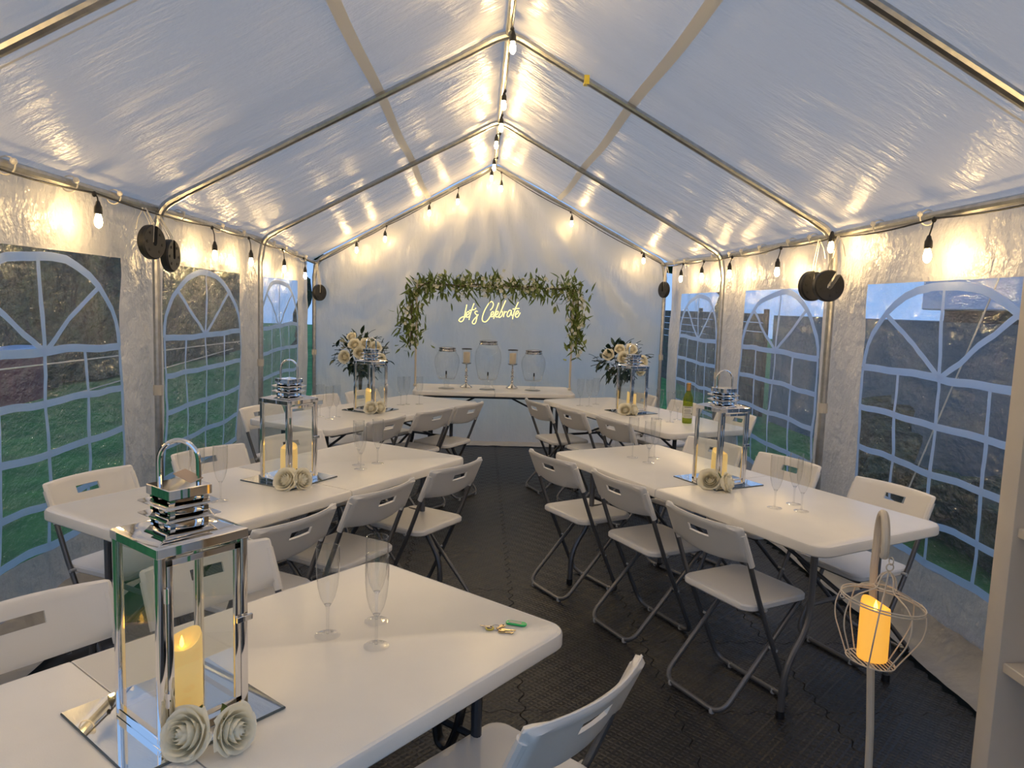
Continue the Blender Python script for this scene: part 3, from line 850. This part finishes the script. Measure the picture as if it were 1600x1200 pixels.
for n, k in enumerate(MIR):
    x, y, a = MIR[k]
    place(mir, n > 0, (x, y, TZ), a, 'square frameless mirror plate under the lantern on the ' + WHERE[k])
    x, y, a = LAN[k]
    lo = place(lan, n > 0, (x, y, TZ + .0056), a, 'chrome and glass lantern with louvred top on the ' + WHERE[k])
    if k == 'L1':
        big = lo
    place(can, n > 0, (x, y, TZ + .0056 + .018), .6 * n, 'glowing ivory pillar candle inside the lantern on the ' + WHERE[k])
    for q, (rx, ry) in enumerate(ROSE[k]):
        face = atan2(0 - ry, -.12 - rx)   # towards the aisle end
        o = place(ros, n > 0 or q > 0, (rx, ry, TZ + .036), 0, '%s ivory rose of the pair in front of the lantern on the %s' % (('left', 'right')[q], WHERE[k]))
        o.rotation_euler = (rad(62), rad(-6), rad(-18)) if q == 0 else (rad(76), rad(6), rad(58))
        sc = rose_size(k) * (1.0 if q == 0 else .92); o.scale = (sc, sc, sc)
        o.location.z = TZ + .006 + .035 * sc
pt = MB().box((0, 0, 0), (.052, .028, .0012))
tagp = tag(pt.build('paper_tag', M_kraft), 'small brown paper tag lying on top of the foreground lantern', 'tag')
tagp.location = (-.675, 1.40, TZ + .4795 + .006); tagp.rotation_euler = (rad(10), rad(12), rad(-30))

# ------------------------------------------------------------------ champagne flutes
def make_flute():
    t = thing('champagne_flute', 'x', 'glass', group='clear champagne flutes')
    bowl = [(.004, .076), (.010, .083), (.0185, .101), (.025, .129), (.028, .160), (.0287, .195), (.028, .228)]
    MB().lathe(bowl, 18, cap0=False, cap1=False).build('bowl', M_flute, t, 180)
    MB().ring((0, 0, .228), .028, .0010, 20, 5).build('rim', M_flute, t)
    MB().lathe([(.0045, .006), (.0036, .02), (.0036, .06), (.005, .074), (.0085, .082)], 10).build('stem', M_flute, t, 180)
    MB().lathe([(.0312, .0006), (.0315, .0016), (.026, .0028), (.012, .0046), (.0045, .008)], 20, cap0=False, cap1=False).build('foot', M_flute, t, 60)
    return t
flute = make_flute()
FL = {'beside the keys on the left foreground table': [(-.478, 1.749), (-.369, 1.834), (-.350, 1.695)],
      'at the aisle end of the left middle table': [(-.715, 3.649), (-.690, 3.560), (-.626, 3.703)],
      'behind the foreground lantern on the left middle table': [(-1.345, 3.06), (-1.262, 2.98), (-1.155, 2.941)],
      'at the aisle end of the right foreground table': [(.761, 3.999), (.823, 3.873), (.885, 3.996)],
      'at the near end of the right foreground table': [(1.172, 3.006), (1.286, 3.075), (1.271, 2.964)],
      'at the far end of the right back table': [(.751, 6.102), (.825, 6.077), (.906, 6.212)],
      'beside the wine bottle on the right back table': [(1.272, 5.46), (1.323, 5.317), (1.414, 5.452)],
      'at the far end of the left back table': [(-.74, 5.853), (-.698, 5.899), (-.596, 5.919)],
      'at the near end of the left back table': [(-1.236, 5.164), (-1.148, 5.063), (-1.121, 5.164)]}
ORD = {0: 'leftmost', 1: 'middle', 2: 'rightmost'}
n = 0
for wh, pts in FL.items():
    for q, (x, y) in enumerate(pts):
        place(flute, n > 0, (x, y, TZ), random.uniform(0, 6), '%s clear champagne flute of the three %s' % (ORD[q], wh)); n += 1

# ------------------------------------------------------------------ keys
kx, ky = -.045, 1.795
kr = thing('bunch_of_keys', 'bunch of keys with a green plastic tag on the foreground table', 'keys', (kx, ky, TZ), 0)
MB().ring((-.012, .004, .0035), .012, .0012, 20, 6, Matrix.Rotation(.15, 3, 'X')).build('key_ring', M_steel, kr)
def key(name, mat, loc, rz, head, length):
    mb = MB(); pr = rect(head * 1.5, head * 1.25, head * .55, 4)
    mb.loft([pr, pr], [0, .0022]); w = .0032
    teeth = [(0, -w), (length * .4, -w)]
    for i in range(5): teeth += [(length * (.45 + .1 * i), -w + (.002 if i % 2 else 0)), (length * (.5 + .1 * i), -w + (.002 if i % 2 else 0))]
    teeth += [(length, 0), (length, w), (0, w)]
    tt = [(p[0] + head * .7, p[1]) for p in teeth]; mb.loft([tt, tt], [.0002, .002])
    o = mb.build(name, mat, kr); o.location = loc; o.rotation_euler = (0, rad(random.uniform(-4, 0)), rz)
    MB().ring((-head * .45, 0, .0024), head * .16, .0007, 12, 5).build('key_hole', M_black, o)
key('key', M_brass, (.004, -.012, .003), rad(-6), .012, .026); key('key', M_brass, (.002, -.016, .0008), rad(-22), .012, .024)
key('key', M_brass, (.004, .012, .003), rad(230), .011, .016); key('key', M_steel, (-.030, .006, .003), rad(165), .011, .016)
MB().ring((-.028, .000, .003), .0095, .0022, 18, 6).build('yellow_cover', M_yellow, kr)
tg = MB(); pr = rect(.056, .021, .010, 5); pi_ = rect(.054, .019, .009, 5); tg.loft([pi_, pr, pr, pi_], [0, .001, .004, .005])
tg = tg.build('key_tag', M_tag, kr); tg.location = (.042, .030, .001); tg.rotation_euler = (0, 0, rad(-18))
MB().box((-.003, 0, .0052), (.034, .0125, .0006)).build('tag_insert', M_tagpaper, tg)

# strap hanging under the foreground table end
sp = MB(); loop = [(.0, .0, .67), (-.035, .01, .58), (-.045, .0, .47), (-.03, -.01, .39), (.0, -.012, .375), (.022, -.005, .43), (.04, .005, .54), (.075, .01, .67)]
sp.tube(arc(loop, .05, 4), .024, 10, flat=.45)
st_ = tag(sp.build('carry_strap', M_black), 'black webbing strap hanging in a loop under the foreground table end', 'strap'); st_.location = (-.170, 1.865, .0); st_.rotation_euler = (0, 0, rad(-20))

# ------------------------------------------------------------------ wine bottle
bt = thing('wine_bottle', 'green glass wine bottle with a cream label and orange foil on the right back table', 'bottle', (1.447, 5.307, TZ))
MB().lathe([(.004, .010), (.020, .006), (.034, .001), (.0365, .004), (.037, .02), (.037, .175), (.034, .198), (.024, .222), (.0155, .240), (.0145, .25), (.0145, .262)], 20).build('glass_body', M_green_glass, bt, 180)
MB().lathe([(.0152, .240), (.0152, .292), (.0165, .293), (.0165, .300), (.012, .302)], 14).build('foil_cap', M_foil, bt)
def curved(r, a0, a1, z0, z1, k=10):
    return MB().grid(lambda a, b: (r * cos(a0 + (a1 - a0) * a), r * sin(a0 + (a1 - a0) * a), z0 + (z1 - z0) * b), k, 1)
fa = rad(-104)
lb = curved(.0374, fa - 1.15, fa + 1.15, .042, .130).build('label', M_label, bt, 180)
for z, w, h_ in ((.120, .75, .006), (.104, .55, .003), (.094, .7, .004), (.084, .6, .003), (.074, .8, .003), (.062, .7, .002), (.052, .75, .002)):
    curved(.0377, fa - w, fa + w, z, z + h_, 8).build('print_line', M_ink, lb, 180)
curved(.0377, fa + .78, fa + 1.0, .066, .078, 3).build('print_mark', M_ink, lb, 180)

# ------------------------------------------------------------------ back table: drink dispensers and candle holders
def dispenser(x, y, h, r, label):
    t = thing('drink_dispenser', label, 'drink dispenser', (x, y, TZ), 0, 'glass drink dispensers on the back table')
    MB().lathe([(.078, 0), (.080, .004), (.070, .009), (.030, .016), (.020, .024), (.022, .034), (.030, .044), (.031, .060), (.024, .072), (.022, .084), (.060, .092), (.078, .096), (.082, .118)], 22, cap1=False).build('pedestal', M_glass_thick, t, 180)
    b0 = .10
    prof = [(r * .60, b0), (r * .72, b0 + .01), (r * .86, b0 + .10 * h / .38), (r * .98, b0 + .19 * h / .38), (r * 1.0, b0 + .25 * h / .38), (r * .93, b0 + .31 * h / .38), (r * .76, b0 + .355 * h / .38), (r * .64, b0 + .385 * h / .38)]
    MB().lathe(prof, 26, cap1=False).build('jar', M_glass_thick, t, 180)
    zt = prof[-1][1]; rn = r * .66
    MB().lathe([(rn * 1.05, zt - .008), (rn * 1.08, zt), (rn * 1.05, zt + .008)], 24).build('collar', M_silver, t)
    lid = MB().lathe([(rn * .98, zt + .010), (rn * 1.0, zt + .014), (rn * .98, zt + .030), (rn * .75, zt + .036), (.001, zt + .038)], 24).build('lid', M_silver, t)
    MB().ring((0, 0, zt + .022), rn * 1.0, .0035, 24, 6).build('lid_bead', M_dark_metal, lid)
    tap = MB(); tap.tube([(0, -r * .70, b0 + .045), (0, -r * .70 - .05, b0 + .045)], .009, 8); tap.tube([(0, -r * .70 - .045, b0 + .05), (0, -r * .70 - .045, b0 + .015)], .008, 8)
    tap = tap.build('tap', M_silver, t)
    MB().tube([(0, -r * .70 - .04, b0 + .05), (0, -r * .70 - .04, b0 + .085)], .007, 8).build('tap_lever', M_black, tap)
    return t
M_glass_thick = clear('jar_glass', (.975, .98, .98), 1.5, 1.3, .015, 0, None, .02)
M_dark_metal = pbr('dark_metal', (.10, .09, .08), .3, 1.0)
dispenser(-.428, 7.09, .27, .122, 'left glass drink dispenser with a metal lid on the back table')
dispenser(-.028, 7.10, .345, .130, 'tall middle glass drink dispenser on the back table')
dispenser(.420, 7.12, .265, .120, 'right glass drink dispenser with a metal lid on the back table')
def holder(x, y, label, cl):
    t = thing('candle_holder', label, 'candle holder', (x, y, TZ), 0, 'silver candle holders on the back table')
    MB().lathe([(.060, 0), (.062, .006), (.050, .016), (.026, .030), (.013, .042), (.010, .05)], 20).build('base', M_silver, t)
    st = MB()
    z = .05
    for q, rr in enumerate((.016, .012, .018, .012, .016, .011)):
        st.sphere((0, 0, z + rr * .9), rr, 12, 6); z += rr * 1.75
    st.lathe([(.006, .04), (.006, .245)], 8); st.build('beaded_stem', M_silver, t)
    MB().lathe([(.010, .225), (.040, .236), (.050, .240), (.050, .248), (.044, .248)], 20).build('dish', M_silver, t)
    MB().lathe([(.046, .249), (.046, .385), (.047, .385)], 22, cap0=False, cap1=False).build('glass_cup', M_glass, t, 180)
    MB().ring((0, 0, .385), .048, .005, 22, 6).build('rim', M_dark_metal, t)
    c = thing('pillar_candle', cl, 'candle', (x, y, TZ + .2485), 0, 'unlit pillar candles on the back table')
    link('wax', candle_mesh(.034, .105, M_wax_plain, .001), c)
    MB().tube([(0, 0, .086), (.001, 0, .098)], .0015, 5).build('wick', M_black, c)
holder(-.240, 7.24, 'silver candle holder between the left and middle dispensers', 'cream pillar candle in the left silver holder')
holder(.222, 7.27, 'silver candle holder between the middle and right dispensers', 'cream pillar candle in the right silver holder')

# ------------------------------------------------------------------ over-table rod, garland and neon sign
RY = 7.22; RX0, RX1, RTOP = -.745, .800, 1.745
rod = thing('over_table_rod', 'thin white metal rod frame clamped to the back table, carrying the garland', 'rod frame', (0, RY, 0))
for x in (RX0, RX1):
    MB().tube([(x, 0, TZ), (x, 0, RTOP)], .010, 10).build('upright', M_cream, rod)
    MB().bbox((x, 0, TZ + .012), (.03, .05, .024), .002).build('clamp', M_cream, rod)
MB().tube([(RX0, 0, RTOP), (RX1, 0, RTOP)], .010, 10).build('crossbar', M_cream, rod)

def leaf_mesh(L, W, mat, bend=.25, name='leaf'):
    mb = MB()
    pr = [(0, .06), (.18, .7), (.42, 1.0), (.7, .72), (.9, .28), (1, .02)]
    for t, w in pr:
        for u in (-1, 0, 1): mb.v.append((u * w * W / 2, t * L, -bend * L * t * t + abs(u) * W * .12))
    for i in range(len(pr) - 1):
        for j in range(2): a = i * 3 + j; mb.f.append((a, a + 1, a + 4, a + 3))
    return mb.mesh(name, mat, 180)
def blossom(mb, c, r, rnd):
    for k in range(5):
        th = 2 * pi * k / 5 + rnd.uniform(0, 1); d = Vector((cos(th), rnd.uniform(-.6, .2), sin(th))) * r; p = Vector(c)
        sd = Vector((-sin(th), 0, cos(th))) * r * .5
        n0 = len(mb.v); mb.v += [tuple(p), tuple(p + d * .6 + sd), tuple(p + d * 1.1), tuple(p + d * .6 - sd)]; mb.f.append((n0, n0 + 1, n0 + 2, n0 + 3))
gar = thing('leaf_garland', 'green leaf garland with pale blossoms draped over the white rod', 'garland', (0, RY, 0))
gp = [(RX0 - .055, 0, 1.13), (RX0 - .05, 0, 1.40), (RX0 - .03, 0, 1.66), (RX0 + .06, 0, 1.755), (-.3, 0, 1.75), (.05, 0, 1.76), (.45, 0, 1.75), (RX1 - .06, 0, 1.755), (RX1 + .04, 0, 1.68), (RX1 + .05, 0, 1.40), (RX1 + .045, 0, 1.15)]
P = arc(gp, .08, 4); MB().tube([Vector(p) + Vector((.008 * sin(i * 2.1), -.014, .01 * sin(i))) for i, p in enumerate(P)], .008, 6).build('stem', M_stem, gar)
def along(pts, t):
    L = [0]
    for a, b in zip(pts, pts[1:]): L.append(L[-1] + (Vector(b) - Vector(a)).length)
    d = t * L[-1]
    for i in range(len(pts) - 1):
        if d <= L[i + 1]: return Vector(pts[i]).lerp(Vector(pts[i + 1]), (d - L[i]) / max(1e-6, L[i + 1] - L[i]))
    return Vector(pts[-1])
rnd = random.Random(3)
lms = [leaf_mesh(.085, .026, M_leaf), leaf_mesh(.10, .018, M_leaf), leaf_mesh(.065, .034, M_leaf2), leaf_mesh(.12, .016, M_leaf, .5), leaf_mesh(.055, .04, M_leaf2, .1)]
stuff = MB()
for k in range(1500):
    t = rnd.random(); c = along(gp, t); dens = .55 + .45 * sin(t * 41) * sin(t * 23 + 1)
    spread = .026 + .050 * max(.1, dens)
    c += Vector((rnd.gauss(0, spread), rnd.gauss(-.01, .03), rnd.gauss(-.012, spread)))
    rot = (rnd.uniform(-1.2, 1.2), rnd.uniform(-1.3, 1.3), rnd.uniform(0, 2 * pi)); rot = (rnd.uniform(0, pi * 2), rnd.uniform(-.7, .7), rnd.uniform(-.9, .9) + (0 if rnd.random() < .5 else pi))
    me = lms[rnd.choices(range(5), (4, 3, 3, 2, 2))[0]]; s = rnd.uniform(.75, 1.25)
    if k < 300: link('leaf', me, gar, c, rot, s)
    elif me.materials[0] == M_leaf:
        from mathutils import Euler
        E_ = Euler(rot).to_matrix(); stuff.add([tuple(c + E_ @ (v.co * s)) for v in me.vertices], [tuple(p.vertices) for p in me.polygons])
so = stuff.build('small_leaves', M_leaf, gar, 180); so['kind'] = 'stuff'
for k in range(110):
    t = rnd.random(); c = along(gp, t) + Vector((rnd.gauss(0, .045), -.03 + rnd.gauss(0, .02), rnd.gauss(-.01, .045)))
    mb = MB(); blossom(mb, (0, 0, 0), rnd.uniform(.014, .024), rnd); b = mb.build('blossom', M_flower, gar, 180); b.location = c

# neon sign: strokes traced in a 1600 x 714 drawing frame
SX, SZ = lambda u: -.3735 + u / 1600 * .7062, lambda u, v: 1.6452 - v / 714 * .3135 + u / 1600 * .0225
def strokes():
    return [
     ('letter', [[(270, 195), (262, 260), (245, 350), (230, 440), (215, 510), (190, 560), (150, 580), (110, 560), (112, 530), (150, 490), (200, 470), (255, 475), (285, 450)]]),
     ('letter', [[(262, 430), (310, 415), (330, 370), (310, 350), (278, 375), (262, 430), (275, 475), (315, 475), (350, 440)]]),
     ('letter', [[(435, 165), (405, 250), (375, 350), (350, 440), (330, 540)], [(330, 330), (390, 315), (455, 305)]]),
     ('apostrophe', [[(478, 265), (470, 300)]]),
     ('letter', [[(520, 350), (480, 345), (460, 375), (480, 410), (510, 440), (500, 520), (480, 600), (445, 630), (410, 610), (415, 570), (460, 510), (510, 455), (540, 415)]]),
     ('letter', [[(800, 322), (845, 270), (868, 200), (855, 145), (820, 125), (770, 165), (710, 260), (660, 370), (630, 480), (632, 550), (665, 580), (710, 580), (760, 535), (800, 470), (835, 430)]]),
     ('letter', [[(820, 430), (865, 410), (880, 370), (860, 350), (830, 380), (820, 430), (835, 465), (870, 460), (900, 420)]]),
     ('letter', [[(990, 155), (965, 230), (935, 320), (905, 420), (885, 515)]]),
     ('letter', [[(925, 430), (970, 405), (985, 360), (960, 345), (930, 385), (925, 440), (945, 475), (985, 465), (1010, 430)]]),
     ('letter', [[(1145, 100), (1100, 210), (1055, 320), (1015, 420), (1000, 475), (1030, 480), (1070, 440), (1085, 380), (1065, 345), (1035, 370)]]),
     ('letter', [[(1125, 345), (1115, 410), (1108, 475)], [(1112, 410), (1140, 365), (1180, 355)]]),
     ('letter', [[(1275, 330), (1240, 320), (1200, 370), (1185, 430), (1200, 465), (1235, 455), (1265, 400), (1280, 330), (1280, 400), (1295, 440), (1320, 430)]]),
     ('letter', [[(1430, 135), (1390, 230), (1350, 340), (1325, 430), (1312, 520)], [(1305, 295), (1380, 285), (1460, 280)]]),
     ('letter', [[(1375, 420), (1420, 395), (1445, 355), (1420, 335), (1385, 370), (1370, 430), (1390, 475), (1430, 470), (1460, 420), (1480, 375)]]),
    ]
def smooth(pts, k=5):
    if len(pts) < 3: return pts
    P = [pts[0]] + pts + [pts[-1]]; out = []
    for i in range(1, len(P) - 2):
        p0, p1, p2, p3 = P[i - 1], P[i], P[i + 1], P[i + 2]
        for j in range(k):
            t = j / k
            out.append(tuple(.5 * ((2 * p1[c]) + (-p0[c] + p2[c]) * t + (2 * p0[c] - 5 * p1[c] + 4 * p2[c] - p3[c]) * t * t + (-p0[c] + 3 * p1[c] - 3 * p2[c] + p3[c]) * t ** 3) for c in (0, 1)))
    return out + [pts[-1]]
SY = RY + .045
sign = thing('neon_sign', 'glowing yellow neon script sign reading Let\'s Celebrate below the garland', 'neon sign', (0, SY, 0))
for nm, sts in strokes():
    mb = MB()
    for st in sts: mb.tube([(SX(p[0]), 0, SZ(*p)) for p in smooth(st)], .0052, 6)
    mb.build(nm, M_neon, sign, 180)
MB().tube([(SX(270), .006, SZ(270, 195)), (SX(265), -.04, RTOP)], .0008, 4).build('hanging_wire', M_rope, sign)
MB().tube([(SX(1430), .006, SZ(1430, 135)), (SX(1440), -.04, RTOP)], .0008, 4).build('hanging_wire', M_rope, sign)
MB().tube(arc([(SX(1312), .006, SZ(1312, 520)), (.18, .02, 1.28), (.05, .03, 1.12), (.02, .04, .75), (.02, .12, .745)], .06), .002, 5).build('power_lead', M_rope, sign)

# ------------------------------------------------------------------ tall bouquets at the back corners
def rose_joined(scale):
    mb = MB(); rr = random.Random(9)
    for i, l in enumerate(ROSE_LAYERS):
        for k in range(l[0]):
            th = 2 * pi * k / l[0] + i * .7 + rr.uniform(-.15, .15); ct, st_ = cos(th), sin(th); me = petal_me[i]
            mb.add([((v.co.x * ct - v.co.y * st_) * scale, (v.co.x * st_ + v.co.y * ct) * scale, v.co.z * scale) for v in me.vertices], [tuple(p.vertices) for p in me.polygons])
    return mb.mesh('rose_bloom', M_petal, 180)
rose_me = rose_joined(1.15)
dlm = [leaf_mesh(.085, .045, M_leaf_dark), leaf_mesh(.07, .05, M_leaf_dark, .15), leaf_mesh(.10, .04, M_leaf_dark, .4)]
def bouquet(x, y, side, c, rad_, label, vlabel, roses, seed):
    v = thing('trumpet_vase', vlabel, 'vase', (x, y, 0), 0, 'tall trumpet vases at the back')
    MB().lathe([(.10, 0), (.102, .008), (.07, .02), (.022, .05), (.016, .12), (.014, .55), (.017, .68), (.024, .78), (.036, .88), (.055, .97), (.062, 1.0)], 18, cap1=False).build('glass_body', M_glass_thick, v, 180)
    b = thing('rose_bouquet', label, 'bouquet', (x, y, 0), 0, 'bouquets in tall vases')
    rn = random.Random(seed); cen = Vector((c[0] - x, 0, c[1]))
    for k in range(9):
        a = 2 * pi * k / 9; tip = cen + Vector((cos(a) * rad_ * .6, sin(a) * rad_ * .6, rn.uniform(-.1, .15)))
        MB().tube([(cos(a) * .008, sin(a) * .008, .70), (cos(a) * .02, sin(a) * .02, .9), tip], .004, 5).build('stem', M_stem, b)
    for k in range(210):
        d = Vector((rn.gauss(0, 1), rn.gauss(0, 1), rn.gauss(0, 1))).normalized(); q = rn.uniform(.55, 1.08) * rad_
        p = cen + Vector((d.x * q * 1.08, d.y * q * .8, d.z * q * .82))
        if d.z < -.3: p.x *= .7
        o = link('leaf', dlm[k % 3], b, p, None, rn.uniform(.75, 1.15))
        o.rotation_mode = 'QUATERNION'; o.rotation_quaternion = (d + Vector((rn.gauss(0, .5), rn.gauss(0, .5), rn.gauss(.1, .5)))).normalized().to_track_quat('Y', 'Z')
    for (dx, dz, s) in roses:
        d = Vector((dx, -sqrt(max(.02, 1 - dx * dx - dz * dz)) , dz)).normalized()
        o = link('rose_bloom', rose_me, b, cen + Vector((dx * rad_ * 1.02, d.y * rad_ * .80, dz * rad_ * .95)), None, s)
        o.rotation_mode = 'QUATERNION'; o.rotation_quaternion = (d + Vector((0, -.4, .2))).normalized().to_track_quat('Z', 'Y')
bouquet(-1.25, 7.0, -1, (-1.24, 1.05), .235, 'bouquet of ivory roses and dark leaves behind the left back table', 'tall clear trumpet vase behind the left back table',
        [(-.5, -.05, 1.1), (-.15, .45, 1.0), (.25, .5, .95), (.6, .35, 1.0), (.75, -.15, 1.1), (-.3, .75, .8), (.05, .15, 1.0)], 21)
bouquet(1.26, 7.0, 1, (1.265, 1.05), .225, 'bouquet of ivory roses and dark leaves behind the right back table', 'tall clear trumpet vase behind the right back table',
        [(-.62, .35, 1.0), (-.05, .25, 1.15), (.25, .62, 1.0), (-.2, .6, .9), (.7, .1, 1.1), (.65, -.25, 1.0)], 22)

# ------------------------------------------------------------------ shepherd hook with birdcage, shelf unit
hx, hy = .842, 1.62
hk = thing('shepherd_hook', 'cream painted metal shepherd hook standing in the right foreground', 'hook', (hx, hy, 0))
dvx, dvy = -.030, -.100
px, py = .044, .100
top = [(px + .052, py, 0), (px + .036, py, .30), (px + .026, py, .52), (px + .010, py, .72), (px - .002, py, .95), (px, py, 1.02)]
top += [(px + dvx * (1 - cos(pi * i / 14)) / 2 * 1.25, py + dvy * (1 - cos(pi * i / 14)) / 2, 1.03 + .072 * sin(pi * i / 14)) for i in range(1, 14)]
top += [(px + dvx * 1.25, py + dvy, 1.022), (px + dvx * 1.2, py + dvy + .006, 1.010)]
MB().tube(top, .0095, 10).build('pole', M_cream, hk)
MB().lathe([(.11, 0), (.11, .006), (.02, .010)], 24).build('foot_plate', M_cream, hk).location = (px + .052, py, 0)
cg = thing('wire_birdcage', 'small cream wire birdcage lantern hanging from the hook', 'birdcage', (hx - .006, hy - .0, .757), 0)
Rr, Rb, zr_ = .105, .062, .165
wr = .0019
def cage_prof(t): return [(Rb, 0), (Rb * 1.32, .04), (Rr * 1.02, .09), (Rr * 1.07, .130), (Rr, zr_)]
for k in range(8):
    a = 2 * pi * k / 8 + .2; pts = [(r * cos(a), r * sin(a), z) for r, z in cage_prof(0)]
    MB().tube(arc(pts, .03), wr, 6).build('wire', M_cream, cg)
    pts = [(r * cos(a), r * sin(a), z) for r, z in ((Rr, zr_), (.085, .183), (.05, .196), (.027, .204), (.024, .222), (.018, .240), (.004, .250))]
    MB().tube(arc(pts, .012), wr, 6).build('wire', M_cream, cg)
for (R_, z) in ((Rb, 0), (Rr, zr_), (Rr, zr_ + .007), (.027, .205)): MB().ring((0, 0, z), R_, wr, 32, 6).build('hoop', M_cream, cg)
for i in range(-4, 5):
    x = i * .013; L = sqrt(max(0, Rb ** 2 - x * x)); MB().tube([(x, -L, 0), (x, L, 0)], wr, 6).build('floor_wire', M_cream, cg)
MB().ring((0, 0, .263), .010, .0018, 16, 6, Matrix.Rotation(pi / 2, 3, 'X')).build('hanging_ring', M_cream, cg)
MB().ring((0, 0, .280), .010, .0018, 16, 6, Matrix.Rotation(pi / 2, 3, 'Y')).build('hanging_ring', M_cream, cg)
MB().ring((-Rr - .008, 0, zr_ + .003), .006, .0018, 12, 6, Matrix.Rotation(pi / 2, 3, 'X')).build('catch', M_cream, cg)
MB().sphere((Rr + .004, 0, zr_ + .003), .005, 8, 6).build('catch_knob', M_cream, cg)
cg.rotation_euler = (0, rad(7), 0); cg.scale = (.88, .88, .88)
cc = thing('led_candle', 'amber glowing pillar candle inside the hanging birdcage', 'candle', (hx - .002, hy, .7605), 1.2)
cc.rotation_euler = (0, rad(4), 1.2)
link('wax', candle_mesh(.034, .132, M_wax_hot, .009), cc)
MB().lathe([(.002, .114), (.005, .121), (.004, .130), (.0005, .142)], 8).build('flame_tip', M_flame, cc)

sx0, sy0 = 1.29, 1.80
sh = thing('shelf_unit', 'tall cream shelving unit at the right edge of the picture', 'shelf unit', (sx0, sy0, 0))
MB().bbox((.175, .022, .95), (.35, .062, 1.90), .003).build('side_panel', M_shelf, sh)
MB().bbox((.175, -.86, .95), (.35, .03, 1.90), .003).build('side_panel', M_shelf, sh)
MB().box((.345, -.42, .95), (.01, .85, 1.88)).build('back_panel', M_shelf, sh)
for z in (.08, .30, .655, 1.025, 1.42, 1.88): MB().bbox((.178, -.427, z), (.335, .83, .026), .002).build('shelf', M_shelf, sh)

# ------------------------------------------------------------------ outside
def rope(name, a, b, label):
    tag(MB().tube([a, b], .004, 5).build(name, M_rope), label, 'rope')
rope('guy_rope', (-2.22, 2.2, 1.23), (-2.22, 7.2, 1.17), 'pale cord stretched across the outside of the left windows')
rope('guy_rope', (-2.25, 2.2, .97), (-2.25, 6.4, 1.12), 'lower pale cord outside the nearest left window')
rope('guy_rope', (2.14, 3.66, .60), (2.16, 3.12, 1.80), 'thin slanting guy line outside the nearest right window')
def hedge(name, x0, x1, y0, y1, h, label, mat=M_hedge, seed=0):
    mb = MB(); nx, ny, nz = 8, 60, 16
    def pt(u, v):  # wrap: v over profile, u along
        pr = v * 2 + 0
        y = y0 + (y1 - y0) * u
        if v < .4: x, z = x1, h * v / .4
        elif v < .6: x, z = x1 + (x0 - x1) * (v - .4) / .2, h
        else: x, z = x0, h * (1 - v) / .4
        d = .35 * fbm(y * .9, z * .9, seed + x * .3) + .18 * fbm(y * 2.6, z * 2.6, seed)
        return (x + d, y + .2 * fbm(z, y, 3), max(-.05, z + d * (z > .4)))
    mb.grid(pt, ny, 30); return tag(mb.build(name, mat, None, 180), label, 'hedge')
hedge('hedge', -8.6, -7.0, -4, 22, 3.6, 'dark hedge beyond the lawn seen through the left windows', seed=1)
hedge('hedge', -6, 8, 24, 25, 3.0, 'dark hedge far behind the back of the marquee', seed=4)
rw = thing('garden_wall', 'low dark red garden wall with pale coping beyond the left lawn', 'wall', (-6.6, 9.8, -.05), rad(8))
MB().bbox((0, 0, .36), (.35, 2.6, .72), .01).build('wall_body', M_red, rw)
MB().bbox((0, 0, .76), (.42, 2.66, .07), .01).build('coping', M_fascia, rw)
gr = thing('garage', 'grey rendered garage with a white fascia outside the right windows', 'building', (4.3, 4.0, -.05))
MB().box((1.5, .4, .80), (3.0, 12.8, 1.60)).build('wall', M_render, gr)
MB().box((1.5, -1.6, 1.66), (2.9, 8.9, .12)).build('eave_shadow_strip', M_black, gr)  # black strip standing in for the shadow under the fascia
MB().bbox((1.45, -1.6, 1.93), (3.2, 9.0, .44), .01).build('fascia', M_fascia, gr)
fc = thing('board_fence', 'brown horizontal board fence beyond the garage on the right', 'fence', (4.3, 14.6, -.05))
for k in range(11): MB().bbox((0, 0, .09 + k * .146), (.03, 7.0, .138), .004).build('board', M_bark, fc)
for k in range(5): MB().bbox((.045, -3.4 + k * 1.7, .84), (.06, .09, 1.70), .004).build('post', M_bark, fc)
hedge('shrub_row', 3.2, 3.6, 3.2, 6.6, .62, 'low dark shrubs between the marquee and the garage', seed=9)
